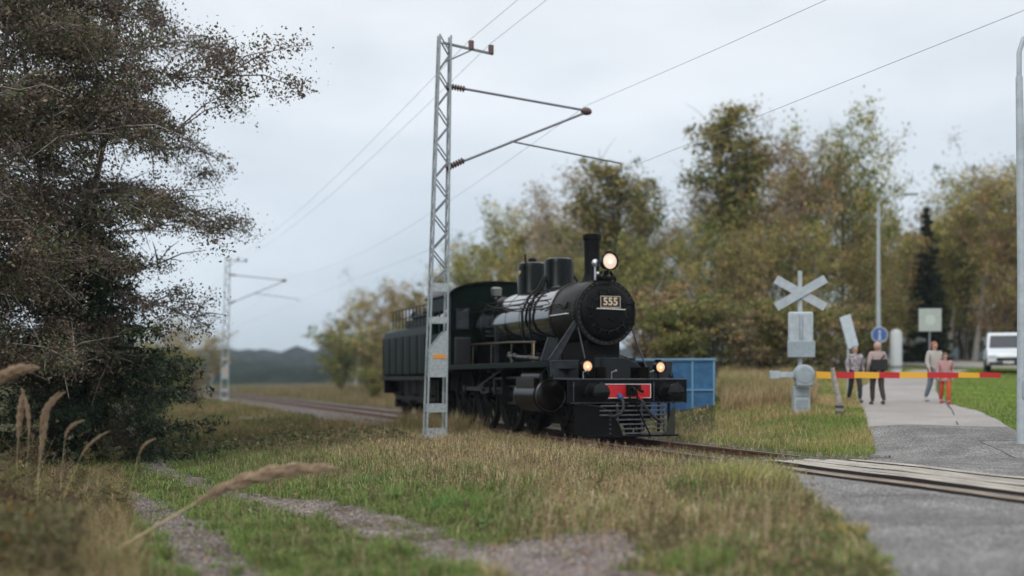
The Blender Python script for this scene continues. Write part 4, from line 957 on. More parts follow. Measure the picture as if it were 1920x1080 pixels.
# bush layer
BUSH = [(640, 100, 640), (690, 92, 650), (735, 85, 640), (790, 80, 630), (850, 74, 620), (910, 66, 600), (1215, 52, 570), (1255, 50, 590), (1300, 48, 600), (1345, 47, 585), (1390, 46, 600), (1430, 48, 590), (1475, 46, 600), (1520, 48, 595), (1560, 52, 590),
        (1600, 58, 590), (1640, 66, 580), (1685, 96, 600), (1730, 96, 595), (1775, 98, 600), (1820, 96, 590), (1865, 94, 600), (1910, 92, 590), (1950, 88, 600), (330, 85, 680), (280, 60, 665), (365, 90, 700), (300, 45, 720), (700, 60, 700)]
btag = ['behind the tender wheels', 'near the left end of the wood', 'behind the tender tank', 'behind the near mast', 'behind the cab', 'behind the boiler', 'right of the smokebox', 'above the blue shed', 'at the right corner of the blue shed', 'left above the tan grass bank', 'in the middle above the tan grass bank', 'left of the warning cross', 'behind the warning cross', 'right of the warning cross', 'behind the slanted white sign',
        'behind the patterned-jacket walker', 'behind the blue sign', 'right of the blue sign', 'below the square sign', 'right of the square sign', 'left of the white van', 'above the white van', 'at the lamp post', 'at the right picture edge', 'by the far masts', 'under the left spruce boughs', 'just left of the nearer far mast', 'on the green slope under the left spruce', 'on the far side of the track left of the tender']
for i, ((px, d, top), bt) in enumerate(zip(BUSH, btag)):
    kd = 'shrub_red' if i % 4 == 2 else 'shrub'
    plant(kd, px, d, top, ('russet' if kd == 'shrub_red' else 'dull green')+' rounded bush '+bt, wsc=1.5, group='bushes along the wood edge')

# --- left foreground trees
dk = [(.16, .115, .085), (.21, .15, .11), (.13, .10, .075), (.15, .15, .075), (.10, .12, .05), (.15, .11, .10)]
def near_tree(px, d, top, H0, R0, seed, nleaf, label, nm='alder_tree', cols=dk, elev=(0, 40), droop=.25, cb=.12, lsize=.05, nb=60, sub=9, bark=barkM, w_=None, sprd=.3, tufts=None):
    x, y, z = at(px, d); H = CAMZ+(HY-top)/F*d-z
    e = make_tree(nm, H, cb, R0, nb, nleaf, lsize, cols, seed, bark, elev=elev, droop=droop, spread=sprd, nstem=2, sub=sub, tr=.010, crown_m=leafP, weights=w_, tufts=tufts, twr=1.5)
    e.location = (x, y, z); tag(e, label, 'tree'); return e
twigM = mat('pale_twig_bark', (.26, .23, .20), .9, var=.5, scale=6)
near_tree(-85, 21, -190, 9, lambda u: .34+.07*math.sin(math.pi*u)-.36*max(0, u-.5), 41, 260000, 'large dark brown-leaved tree filling the left picture edge', nb=90, sub=12, bark=twigM, lsize=.062, sprd=.20, tufts=10500, elev=(-10, 40), droop=.35)
near_tree(105, 24, -190, 9, lambda u: .27+.04*math.sin(math.pi*u*1.2)-.30*max(0, u-.45), 42, 150000, 'dark tree with drooping brown twigs reaching out towards the far masts', nb=90, sub=12, bark=twigM, lsize=.058, sprd=.14, tufts=6000, elev=(-15, 40), droop=.38)
sp_ = make_spruce('spruce_tree', 6.2, 3.1, 43, [(.024, .042, .025), (.038, .062, .033), (.05, .075, .035)], nleaf=42000, lsize=.10)
x, y, z = at(170, 23.5); sp_.location = (x, y, z); tag(sp_, 'dark green spruce with long low boughs under the left trees', 'tree')
for c_ in sp_.children:
    if c_.name.startswith('crown'): c_.data.materials[0] = leafP
gl = [(.055, .09, .035), (.08, .125, .05), (.035, .06, .022), (.13, .15, .055)]
def near_bush(px, py, H, R0, seed, cols, nleaf, lsize, label, nm='leafy_bush', spread=.5, bark=barkM, nb=44):
    x, y, z = W(px, py); e = make_tree(nm, H, .02, R0, nb, nleaf, lsize, cols, seed, bark, elev=(5, 70), spread=spread, nstem=3, sub=5, crown_m=leafP); e.location = (x, y, z); tag(e, label, 'bush', 'bushes under the left trees'); return e
rb = lambda u: .30+.25*math.sin(math.pi*min(1, u*.8+.1))
near_bush(150, 812, 2.35, rb, 51, [tuple(v*1.6 for v in c_) for c_ in gl], 11000, .08, 'green leafy bush with shiny leaves in front of the spruce')
near_bush(30, 800, 2.6, rb, 52, [tuple(v*1.3 for v in c_) for c_ in gl]+[(.09, .06, .04)], 10000, .06, 'dark leafy bush at the left picture edge')
near_bush(95, 790, 2.2, rb, 55, [(.035, .05, .022), (.025, .035, .018), (.06, .05, .035)], 12000, .06, 'dark bush between the two leafy ones')
near_bush(265, 800, 1.5, rb, 56, [(.06, .085, .03), (.09, .10, .04)], 6000, .055, 'small green bush under the spruce boughs')
near_bush(240, 835, .62, lambda u: .6+.3*math.sin(math.pi*u), 53, [(.16, .055, .030), (.12, .06, .035), (.22, .11, .06)], 5000, .035, 'low reddish-brown dead bush at the head of the dirt track', spread=.7)
near_bush(215, 870, .55, lambda u: .6+.3*math.sin(math.pi*u), 54, [(.10, .11, .05), (.22, .22, .16), (.09, .07, .04)], 2500, .045, 'small greyish herb clump beside the dirt track', spread=.7)

# ------------------------------------------------------------------ GRASS as stuff
def inside_strip(X, Y, A, B, pad=0.):
    """distance test: near the centre line of a strip"""
    C_ = (A+B)/2; hw = np.linalg.norm(A-B, axis=1)/2+pad; res = np.zeros(len(X), bool)
    for c, h in zip(C_, hw): res |= ((X-c[0])**2+(Y-c[1])**2) < h*h
    return res
def inpoly(X, Y, poly):
    r_ = np.zeros(len(X), bool); n = len(poly); j = n-1
    for i in range(n):
        xi, yi = poly[i]; xj, yj = poly[j]
        r_ ^= ((yi > Y) != (yj > Y)) & (X < (xj-xi)*(Y-yi)/(yj-yi+1e-12)+xi); j = i
    return r_
polyNear = [tuple(p) for p in nearL]+[tuple(p) for p in nearR[::-1]]
polyFar = [tuple(p) for p in farL]+[tuple(p) for p in farR[::-1]]; polyPath = [tuple(p) for p in pL]+[tuple(p) for p in pR[::-1]]
def vnoise(X, Y, sc, seed=0):
    r_ = np.random.default_rng(seed); out_ = 0
    for k in range(5):
        a = r_.uniform(0, 6.28); f_ = sc*(1.5**k); ph_ = r_.uniform(0, 6.28, 2)
        out_ = out_+np.sin((X*math.cos(a)+Y*math.sin(a))*f_+ph_[0]+1.3*np.sin((Y*math.cos(a)-X*math.sin(a))*f_*.8+ph_[1]))
    return out_/5
def pix(X, Y, Z): return 960+F*X/Y, HY-F*(Z-CAMZ)/Y
def blades(X, Y, h, wd, cols, r_, bend=.45, name='grass', csd=.15, tipcol=None, lean=None, zoff=0):
    n = len(X); Z = g(X, Y)+zoff; base = np.stack([X, Y, Z-.01], 1); a = r_.uniform(0, 2*np.pi, n); dirb = np.stack([np.cos(a), np.sin(a), 0*a], 1)
    if lean is not None: dirb = unit(dirb+np.array([*lean, 0]))
    b = bend*(.3+r_.random(n)); side = np.stack([-np.sin(a+r_.normal(size=n)*.8), np.cos(a), 0*a], 1)*wd[:, None]*.5; side = unit(side)*wd[:, None]*.5
    up = np.array([0, 0, 1.]); m_ = base+dirb*(h*b*.25)[:, None]+up*(h*.55)[:, None]; t = base+dirb*(h*b)[:, None]+up*(h*(1-.25*b))[:, None]
    V = np.stack([base-side, base+side, m_+side*.8, m_-side*.8, t], 1).reshape(-1, 3); i0 = np.arange(n)*5
    Q = np.stack([i0, i0+1, i0+2, i0+3], 1); T = np.stack([i0+3, i0+2, i0+4], 1)
    c = (cols*np.array([2.15, 1.95, 2.0])*(1+csd*r_.normal(size=(n, 1)))).clip(.004, .75); c5 = np.repeat(c, 5, 0)
    return V, Q, T, c5
def put(name, sets, label=None, cat=None, m=grassM, **k):
    V = []; Qs = []; Ts = []; C = []; o = 0
    for v, q, t, c in sets: V.append(v); Qs.append(q+o); Ts.append(t+o); C.append(c); o += len(v)
    return npmesh(name, np.concatenate(V), [np.concatenate(Qs), np.concatenate(Ts)], m, np.concatenate(C), label=label, cat=cat, kind='stuff', **k)
GREEN = np.array([(.080, .130, .034), (.10, .15, .04), (.062, .10, .026), (.13, .165, .055)])
TAN = np.array([(.33, .27, .165), (.25, .20, .12), (.40, .33, .21), (.19, .15, .09)])
MIXC = np.array([(.16, .17, .05), (.22, .20, .08), (.12, .13, .04), (.25, .19, .10)])
def sample(n, d0, d1, px0, px1, r_, powr=1.3):
    u = r_.random(n); d = (d0**(1-powr)+u*(d1**(1-powr)-d0**(1-powr)))**(1/(1-powr)); px = r_.uniform(px0, px1, n); return (px-960)/F*d, d
rg = np.random.default_rng(5)
X, Y = sample(400000, 7.2, 30, -60, 1980, rg, 1.6)
s_, l_ = sl(X, Y); Z = g(X, Y); PX, PY = pix(X, Y, Z)
bad = inpoly(X, Y, polyNear)|inpoly(X, Y, polyFar)|inpoly(X, Y, polyPath)|((np.abs(l_) < 1.75) & (s_ > -5.3))|((np.abs(l_) < 1.2) & (s_ <= -5.3))
inr = (inside_strip(X, Y, rA, rB, -.10+.0)|inside_strip(X, Y, lA, lB, -.10)) & (vnoise(X, Y, 6., 44) < .45)
gp = inpoly(X, Y, [tuple(p) for p in gA]+[tuple(p) for p in gB[::-1]])
keep = ~bad & ~(inr & (rg.random(len(X)) > .035)) & ~(gp & (rg.random(len(X)) > .16+.5*(vnoise(X, Y, 4., 46) > .05)))
# zones: green verge between ruts, lawns by the track, straw band in the middle
def band(v, a, b, c, d): return sm((v-a)/(b-a))*(1-sm((v-c)/(d-c)))
nzA = vnoise(X, Y, 1.1, 1); nzB = vnoise(X, Y, 2.8, 2)
green = .36+.42*nzA+.15*nzB
line = (PY-(905+(PX-300)*.115))/60.        # just above the right rut: lush strip
green += .85*np.exp(-((line+.1)**2)*.9)*(PX < 1020)
green += .9*(PY > 905+(PX-300)*.19)*(PX < 900)*(PX > 230)
green += .75*band(PX, 1240, 1300, 1440, 1500)*band(PY, 850, 870, 940, 985)*.6
green -= .45*band(PX, 600, 760, 1500, 1600)*band(PY, 805, 815, 855, 880); green += .28*vnoise(X, Y, 4.5, 17)
green -= .12*band(PX, 850, 950, 1400, 1600)*band(PY, 880, 900, 1000, 1040)
green += .7*(l_ < -1.5)*band(PX, 1380, 1450, 1980, 1990)
green += .5*band(PX, 200, 280, 560, 640)*band(PY, 800, 820, 880, 900)
gp_ = 1/(1+np.exp(-(green-.4)*6)); isg = rg.random(len(X)) < gp_
dens = np.clip(.75+.5*nzB+.2*gp_, .15, 1); bare = band(PX, 900, 1050, 1650, 1750)*band(PY, 975, 1010, 1200, 1300)
dens *= 1-.60*bare; keep &= rg.random(len(X)) < dens*(.35+.9*sm(.6+.8*vnoise(X, Y, 5., 43)))
cols = np.where(isg[:, None], GREEN[rg.integers(0, 4, len(X))], np.where((rg.random(len(X)) < .42)[:, None], TAN[rg.integers(0, 4, len(X))], MIXC[rg.integers(0, 4, len(X))]))
h = np.where(isg, .07+.06*rg.random(len(X)), .07+.11*rg.random(len(X))**1.5)*(1+.35*nzA); h *= np.where(bare > .3, .55, 1)
h *= .45+1.1*sm(.5+.9*vnoise(X, Y, 3.6, 41)+.4*vnoise(X, Y, 9., 42)); mid = band(PX, 350, 500, 1500, 1600)*band(PY, 800, 812, 880, 920); h *= 1+.45*mid*rg.random(len(X))
wd = (.0045+.0035*rg.random(len(X)))*(.8+Y/28)
K = keep; S1 = blades(X[K], Y[K], h[K], wd[K], cols[K], rg, 1.0, csd=.3)
put('grass', [S1], 'short mixed green and straw coloured grass of the verge', 'grass')
# small leafy herbs between the blades
def herbs(n, d0, d1, p0, p1, cols, seed, name, label, cond, size=.03, hmax=.10):
    r_ = np.random.default_rng(seed); X, Y = sample(n, d0, d1, p0, p1, r_, 1.5); s_, l_ = sl(X, Y); PX, PY = pix(X, Y, g(X, Y))
    K = cond(X, Y, s_, l_, PX, PY) & (vnoise(X, Y, 1.9, seed)+.35*r_.normal(size=len(X)) > .12) & ~inpoly(X, Y, polyNear) & ~inpoly(X, Y, polyFar) & ~inpoly(X, Y, polyPath)
    X, Y = X[K], Y[K]; n = len(X); Pc = np.stack([X, Y, g(X, Y)+.01+hmax*r_.random(n)**1.3], 1); V, F_, C = leaves(Pc, size, np.array(cols)[r_.integers(0, len(cols), n)], r_, 1.9, 0, .3)
    npmesh(name, V, [F_], grassM, C, label=label, cat='herbs', kind='stuff')
off = lambda X, Y: ~(inside_strip(X, Y, rA, rB, -.02)|inside_strip(X, Y, lA, lB, -.02)|inpoly(X, Y, gpl))
gpl = [tuple(p) for p in gA]+[tuple(p) for p in gB[::-1]]
herbs(60000, 7.4, 24, 220, 1700, [(.10, .16, .05), (.14, .19, .07), (.07, .11, .035), (.20, .19, .10), (.22, .15, .09)], 121, 'low_herbs', 'small leafy herbs growing among the verge grass', lambda X, Y, s_, l_, PX, PY: off(X, Y) & (l_ > 1.4))
# thin straw stalks with seed heads
X, Y = sample(30000, 8.5, 27, 150, 1560, rg, 1.5); s_, l_ = sl(X, Y); Z = g(X, Y); PX, PY = pix(X, Y, Z)
wst = band(PX, 380, 560, 1480, 1560)*band(PY, 800, 815, 890, 930)+.35*band(PX, 900, 1000, 1480, 1560)*band(PY, 880, 900, 1010, 1050)+.12
K = ~(inpoly(X, Y, polyNear)|(np.abs(l_) < 1.8)|inside_strip(X, Y, rA, rB, .05)|inside_strip(X, Y, lA, lB, .05)|gp[:1].any()*False) & (rg.random(len(X)) < wst*(.6+.5*vnoise(X, Y, 1.6, 7)))
X, Y = X[K], Y[K]; n = len(X); hh = .16+.20*rg.random(n)
cst = TAN[rg.integers(0, 4, n)]*.85; S2 = blades(X, Y, hh, np.full(n, .0045), cst, rg, .35)
V, Q, T, c5 = S2; tips = V[4::5]; nh = 5; hp = np.repeat(tips, nh, 0)-np.tile(np.linspace(0, .07, nh), n)[:, None]*np.array([0, 0, 1])+rg.normal(size=(n*nh, 3))*.004
lv, lf, lc = leaves(hp, .028, np.repeat(cst*np.array([.95, .85, .8]), nh, 0), rg, 2.4, 1.5, .15)
put('dry_grass', [S2], 'thin straw coloured seed stalks standing in the verge', 'grass')
npmesh('dry_grass_seed_heads', lv, [lf], grassM, lc, label='tan seed heads of the thin grass stalks', cat='grass', kind='stuff')
# farther rough vegetation (left field, right bank, behind the track)
def field(n, d0, d1, p0, p1, colsA, h0, h1, name, label, seed, cond=None, pw=1.4):
    r_ = np.random.default_rng(seed); X, Y = sample(n, d0, d1, p0, p1, r_, pw); s_, l_ = sl(X, Y); K = ~(inpoly(X, Y, polyPath)|inpoly(X, Y, polyFar)|inpoly(X, Y, polyNear)|(np.abs(l_) < 2.0))
    if cond is not None: K &= cond(X, Y, s_, l_)
    nn = vnoise(X, Y, .5, seed); X, Y, nn = X[K], Y[K], nn[K]; n = len(X); A_ = np.array(colsA)
    ci = np.clip(((nn+.6+r_.normal(size=n)*.35)/1.2*len(A_)).astype(int), 0, len(A_)-1)
    put(name, [blades(X, Y, (h0+(h1-h0)*r_.random(n))*(1+.4*nn), (.006+.004*r_.random(n))*(Y/22), A_[ci], r_, .6)], label, 'grass')
field(90000, 27, 110, 180, 800, [(.045, .065, .018), (.075, .09, .025), (.10, .085, .04), (.14, .11, .055)], .15, .5, 'rough_grass', 'rough green and brown growth of the field left of the track', 61, lambda X, Y, s_, l_: (l_ > 0) & ((l_ > 4.2) | (s_ < 8)))
herbs(60000, 24, 75, 230, 800, [(.09, .12, .045), (.12, .14, .05), (.18, .15, .085), (.22, .17, .10)], 122, 'field_herbs', 'low scrubby herbs of the field left of the track', lambda X, Y, s_, l_, PX, PY: (l_ > 4.), .10, .24)
field(60000, 30, 140, 440, 900, [(.075, .08, .032), (.10, .095, .045), (.14, .11, .06)], .2, .6, 'rough_grass', 'tan rough grass on the far side of the track behind the tender', 62, lambda X, Y, s_, l_: l_ < -2)
field(70000, 17, 45, 1230, 1650, [(.09, .15, .03), (.12, .17, .04), (.16, .18, .05), (.20, .19, .08), (.30, .22, .12)], .06, .20, 'bank_grass', 'green grass on the bank around the crossing signal', 63, lambda X, Y, s_, l_: (l_ < -1.3) & ~((X/Y*2000+960 < 1340) & (Y > 25)))
field(26000, 26, 46, 1270, 1540, [(.21, .175, .10), (.27, .22, .13), (.16, .13, .07), (.13, .13, .05)], .3, .75, 'tall_dry_grass', 'tall tan grass on top of the bank behind the crossing signal', 64, lambda X, Y, s_, l_: (l_ < -3) & (Y > 28.5) & (X/Y*2000+960 < 1530) & (X/Y*2000+960 > 1350))
field(110000, 15, 60, 1640, 1990, [(.10, .18, .03), (.12, .20, .035), (.15, .22, .045), (.13, .17, .05)], .04, .11, 'lawn', 'bright green mown lawn right of the footpath', 65, lambda X, Y, s_, l_: l_ < -1.5)
# weeds in front of the driving wheels
def weedband(n, s0, s1, l0, l1, h0, h1, cols, seed, name, label):
    r_ = np.random.default_rng(seed); s_ = r_.uniform(s0, s1, n); l_ = r_.uniform(l0, l1, n); X = O[0]+U[0]*s_+N[0]*l_; Y = O[1]+U[1]*s_+N[1]*l_; c = np.array(cols)
    K = (r_.random(n) < .6+.5*vnoise(X, Y, 2.2, seed)) & ~inpoly(X, Y, polyFar); X, Y = X[K], Y[K]; n = len(X)
    put(name, [blades(X, Y, h0+(h1-h0)*r_.random(n)**2, .006+.005*r_.random(n), c[r_.integers(0, len(c), n)], r_, .55)], label, 'weeds')
weedband(9000, 4.5, 9.5, 1.75, 2.9, .15, .75, [(.10, .11, .04), (.15, .11, .06), (.20, .15, .09), (.07, .08, .03)], 71, 'weeds', 'brown and green weeds in front of the driving wheels')
weedband(7000, -.5, 4.5, 1.5, 2.6, .05, .28, [(.10, .14, .04), (.16, .13, .07), (.08, .10, .03)], 72, 'low_weeds', 'low weeds along the near rail beside the cylinder')
weedband(9000, -5.3, .2, -1.75, .7, .03, .16, [(.06, .10, .03), (.08, .12, .03), (.12, .12, .05)], 73, 'low_weeds', 'low green weeds between the rails ahead of the locomotive')
weedband(16000, -5.6, 2., -3.2, -1.0, .04, .17, [(.07, .12, .03), (.10, .15, .04), (.12, .13, .05)], 74, 'low_weeds', 'dark green weeds beside the far rail ahead of the locomotive')

# stones and fallen leaves
def stones(n, pos, size, cols, name, label, seed):
    r_ = np.random.default_rng(seed); X, Y = pos(n, r_); n = len(X); Z = g(X, Y)+.018
    oc = np.array([(1, 0, 0), (0, 1, 0), (-1, 0, 0), (0, -1, 0), (0, 0, .8), (0, 0, -.5)]); f = np.array([(0, 1, 4), (1, 2, 4), (2, 3, 4), (3, 0, 4), (1, 0, 5), (2, 1, 5), (3, 2, 5), (0, 3, 5)])
    s_ = size*(.5+r_.random((n, 1, 1))**2*1.2); V = np.stack([X, Y, Z], 1)[:, None]+oc[None]*(1+.35*r_.normal(size=(n, 6, 3)))*s_; F_ = (f[None]+np.arange(n)[:, None, None]*6).reshape(-1, 3)
    c = np.array(cols)[r_.integers(0, len(cols), n)]; npmesh(name, V.reshape(-1, 3), [F_], mat('stone_'+name, (.2, .2, .2), .85, attr=True), np.repeat(c, 6, 0), label=label, cat='stones', kind='stuff')
def on_ruts(n, r_):
    Xs = []; Ys = []
    for A, B in ((rA, rB), (lA, lB), (gA, gB)):
        i = r_.integers(0, len(A), n//3); t = r_.random((n//3, 1))*1.2-.1; p = A[i]*(1-t)+B[i]*t+r_.normal(size=(n//3, 2))*.05; Xs.append(p[:, 0]); Ys.append(p[:, 1])
    return np.concatenate(Xs), np.concatenate(Ys)
stones(15000, on_ruts, .0105, [(.30, .25, .24), (.20, .16, .15), (.42, .37, .36), (.13, .11, .10)], 'gravel', 'loose pinkish gravel of the dirt track', 81)
def on_bal(n, r_): s_ = r_.uniform(-5.2, 30, n); l_ = r_.uniform(-2.2, 2.2, n); return O[0]+U[0]*s_+N[0]*l_, O[1]+U[1]*s_+N[1]*l_
stones(9000, on_bal, .035, [(.16, .13, .115), (.10, .08, .07), (.24, .20, .18)], 'ballast', 'brown-grey ballast stones around the sleepers', 82)
r_ = np.random.default_rng(83); X, Y = sample(900, 7.5, 17, 350, 1720, r_, 1.5); K = ~(np.abs(sl(X, Y)[1]) < 1.6); K &= r_.random(len(X)) < np.where(inpoly(X, Y, polyNear), .08, .8); X, Y = X[K], Y[K]; n = len(X)
Pc = np.stack([X, Y, g(X, Y)+.03+.03*r_.random(n)], 1); d = r_.normal(size=(n, 3))*np.array([1, 1, .25]); d = unit(d); e_ = unit(np.cross(d, np.array([0, 0, 1.])+r_.normal(size=(n, 3))*.3)); sz = (.02+.02*r_.random((n, 1)))
V = np.stack([Pc-d*sz, Pc+e_*sz*.6, Pc+d*sz, Pc-e_*sz*.6], 1).reshape(-1, 3); c = np.array([(.30, .13, .06), (.22, .09, .05), (.36, .22, .10), (.42, .30, .18)])[r_.integers(0, 4, n)]
npmesh('fallen_leaves', V, [np.arange(4*n).reshape(n, 4)], leafP, np.repeat(c, 4, 0), label='brown fallen leaves scattered over the verge', cat='leaves', kind='stuff')

# tussock by the crossing, rosette plants
def tussock(px, py, n, rad, h0, h1, cols, seed, label, nm='grass_tussock', lean=(.3, -.1), wd=.009, bend=.6):
    r_ = np.random.default_rng(seed); x, y, z = W(px, py); a = r_.uniform(0, 6.28, n); q = rad*np.sqrt(r_.random(n)); X = x+q*np.cos(a); Y = y+q*np.sin(a); c = np.array(cols)
    v, Q, T, c5 = blades(X, Y, h0+(h1-h0)*r_.random(n), wd*(.7+.6*r_.random(n)), c[r_.integers(0, len(c), n)], r_, bend, lean=lean)
    v = v-np.array([x, y, z]); o = npmesh(nm, v, [Q, T], grassM, c5); o.location = (x, y, z); tag(o, label, 'grass clump', 'grass clumps of the verge'); return o
YG = [(.16, .19, .06), (.22, .22, .085), (.12, .155, .045), (.29, .25, .13), (.10, .12, .04)]
tussock(1385, 920, 900, .42, .20, .50, YG, 91, 'large yellow-green grass tussock beside the crossing asphalt')
tussock(1320, 915, 600, .35, .16, .42, YG, 92, 'yellow-green grass tussock left of the largest one')
tussock(1448, 928, 600, .26, .20, .46, YG+[(.45, .36, .2)], 93, 'yellowing tussock leaning over the asphalt edge', lean=(.7, -.1))
tussock(1285, 925, 420, .25, .12, .28, [(.06, .11, .03), (.09, .14, .04)], 94, 'dark green clump at the foot of the tussocks')
tussock(690, 905, 500, .5, .08, .20, [(.06, .11, .03), (.08, .14, .04), (.11, .18, .05)], 95, 'dark green clump right of the reed plume')
tussock(845, 950, 500, .4, .08, .20, [(.06, .12, .03), (.08, .15, .04)], 96, 'dark green clump above the gravel rut')
tussock(1310, 1062, 600, .30, .08, .18, [(.075, .13, .03), (.10, .15, .04), (.14, .16, .06)], 97, 'bright green clump at the bottom of the verge')
tussock(1655, 1055, 160, .08, .03, .09, [(.10, .18, .04), (.14, .2, .06)], 98, 'tiny green clump growing at the asphalt edge')
tussock(1590, 1000, 260, .2, .05, .14, [(.14, .16, .05), (.25, .2, .1)], 99, 'small thin clump at the asphalt corner')
def rosette(px, py, r0, n, seed, label, col=((.10, .15, .06), (.16, .2, .1), (.08, .12, .05))):
    r_ = random.Random(seed); x, y, z = W(px, py); V = []; Fq = []; C = []
    for i in range(n):
        a = r_.uniform(0, 6.28); L = r0*r_.uniform(.6, 1.1); el = r_.uniform(.1, .9); b0 = len(V); c = r_.choice(col)
        for k in range(4):
            t = k/3; wd = L*.20*math.sin(math.pi*(.12+.80*t)); p = Vector((math.cos(a)*L*t*math.cos(el), math.sin(a)*L*t*math.cos(el), L*math.sin(el)*t-.35*L*t*t*t+.01)); sd = Vector((-math.sin(a), math.cos(a), 0))*wd
            V += [tuple(p-sd), tuple(p+Vector((0, 0, -.2*wd))), tuple(p+sd)]; C += [c]*3
        for k in range(3):
            o = b0+3*k; Fq += [(o, o+1, o+4, o+3), (o+1, o+2, o+5, o+4)]
    o = npmesh('broadleaf_plant', np.array(V), [np.array(Fq)], leafP, np.array(C)); o.location = (x, y, z); tag(o, label, 'plant', 'broad-leaved plants in the verge')
rosette(1420, 985, .17, 22, 1, 'grey-green broad-leaved plant near the asphalt below the tussocks')
rosette(1000, 975, .15, 16, 2, 'grey-green broad-leaved plant in the middle of the verge', ((.18, .20, .14), (.12, .15, .08)))
rosette(740, 935, .16, 26, 3, 'bright green broad-leaved plant above the gravel rut', ((.08, .16, .04), (.10, .2, .05)))
rosette(905, 985, .13, 20, 4, 'green broad-leaved plant at the edge of the gravel rut', ((.08, .14, .04), (.12, .18, .06)))
rosette(1150, 1040, .10, 14, 5, 'low broad-leaved plant beside the gravel patch', ((.10, .14, .05), (.2, .14, .08)))

# --- weeds of the lower left
def weed_proto(seed, H, cols, nl, nm='weed_plant', stems=5, flower=None, lsz=.05):
    q = random.Random(seed); r_ = np.random.default_rng(seed); tb = MB(); pts_all = []
    for i in range(stems):
        a = q.uniform(0, 6.28); ln_ = q.uniform(.05, .45); hh = H*q.uniform(.6, 1.05); p0 = Vector((q.uniform(-.06, .06), q.uniform(-.06, .06), -.05)); pts = [p0+Vector((math.cos(a)*ln_*t*t*hh, math.sin(a)*ln_*t*t*hh, hh*t)) for t in (0, .3, .6, .85, 1)]
        tb.tube(pts, [.006, .005, .004, .003, .0015], 4, cap=False); pts_all.append(pts)
        for k in range(5):
            t = q.randint(1, 3); pp = pts[t]; aa = q.uniform(0, 6.28); e2 = pp+Vector((math.cos(aa)*.16, math.sin(aa)*.16, .14))*H; tb.tube([pp, e2], [.003, .001], 3, cap=False); pts_all.append([pp, (pp+e2)/2, e2, e2, e2])
    A = []; 
    for i in range(nl): pts = q.choice(pts_all); k = q.randint(0, 3); t = q.random(); A.append(tuple(pts[k].lerp(pts[k+1], t)))
    A = np.array(A)+r_.normal(size=(nl, 3))*.025; V, F_, C = leaves(A, lsz, pal(cols, nl, r_), r_, 3.2, .3, .2)
    e = empty(nm, (0, 0, 0)); tb.obj('stems', mat('weed_stem', (.14, .10, .055), .8), e); npmesh('leaves', V, [F_], leafP, C, e)
    if flower:
        fl = np.array([tuple(p[-1]) for p in pts_all[:stems]]); fl = np.repeat(fl, 10, 0)+r_.normal(size=(stems*10, 3))*.02; V, F_, C = leaves(fl, .022, np.tile(np.array(flower), (len(fl), 1)), r_, 1.2, 0, .2); npmesh('flower_heads', V, [F_], leafP, C, e)
    return e
WP = [weed_proto(1, .55, [(.14, .145, .055), (.19, .19, .08), (.10, .10, .04), (.20, .15, .09)], 420, flower=(.35, .20, .04)), weed_proto(2, .7, [(.15, .14, .05), (.10, .12, .035), (.2, .17, .08)], 320, flower=(.25, .15, .08)), weed_proto(3, .6, [(.12, .13, .05), (.16, .16, .07), (.18, .13, .08)], 520, stems=7),
      weed_proto(4, .75, [(.09, .055, .035), (.14, .09, .05)], 120, stems=6, nm='dry_weed_plant')]
q = random.Random(99); first = [True]*4; kinds = ['green weed with orange flower heads', 'olive weed with brown heads', 'dense green weed', 'dry brown weed']
cells = []
for py in (1125, 1085, 1050, 1015, 980, 945, 915, 885, 860, 838):
    for px in range(-20, 310, 44): cells.append((px+q.uniform(-18, 18), py+q.uniform(-12, 12)))
for px, py in cells:
    lim = {1: 250}.get(0, 215+(py-850)*.28 if py > 850 else 200)
    if px > lim or (px > 130 and py > 985): continue
    k = q.choice((0, 0, 1, 1, 2, 3, 3)); x, y, z = W(px, py)
    o = WP[k] if first[k] else copy_tree(WP[k]); first[k] = False
    o.location = (x, y, z); s__ = q.uniform(.75, 1.25)*(1.12 if px < 120 else .82); o.scale = (s__, s__, s__); o.rotation_euler = (0, 0, q.uniform(0, 6.28))
    where = ('at the left edge' if px < 40 else 'in the thicket middle' if px < 150 else 'beside the rut')+(', nearest row' if py > 1060 else ', middle rows' if py > 950 else ', rear rows')
    tag(o, kinds[k]+' '+where, 'weed', 'weeds in the lower left thicket: '+kinds[k].split(' with')[0])
places = ['left of the tussocks', 'above the gravel patch', 'between the ruts and the mast', 'in front of the mast', 'near the asphalt corner', 'along the right rut']
for i_ in range(46):
    px, py = q.uniform(520, 1560), q.uniform(835, 1050)
    x, y, z = W(px, py)
    if inpoly(np.array([x]), np.array([y]), polyNear)[0] or inside_strip(np.array([x]), np.array([y]), rA, rB, .1)[0] or abs(sl(x, y)[1]) < 2.2: continue
    k = q.choice((1, 3, 3)); o = copy_tree(WP[k]); o.location = (x, y, z); s__ = q.uniform(.28, .5); o.scale = (s__, s__, s__); o.rotation_euler = (0, 0, q.uniform(0, 6.28))
    pl__ = places[0 if px > 1150 and py < 930 else 4 if px > 1250 else 3 if px < 900 and py < 880 else 1 if py > 950 and px > 900 else 5 if px < 900 and py > 930 else 2]
    tag(o, ('small dry brown weed' if k == 3 else 'small olive weed with brown heads')+' in the grass '+pl__, 'weed', 'small weeds scattered in the verge')
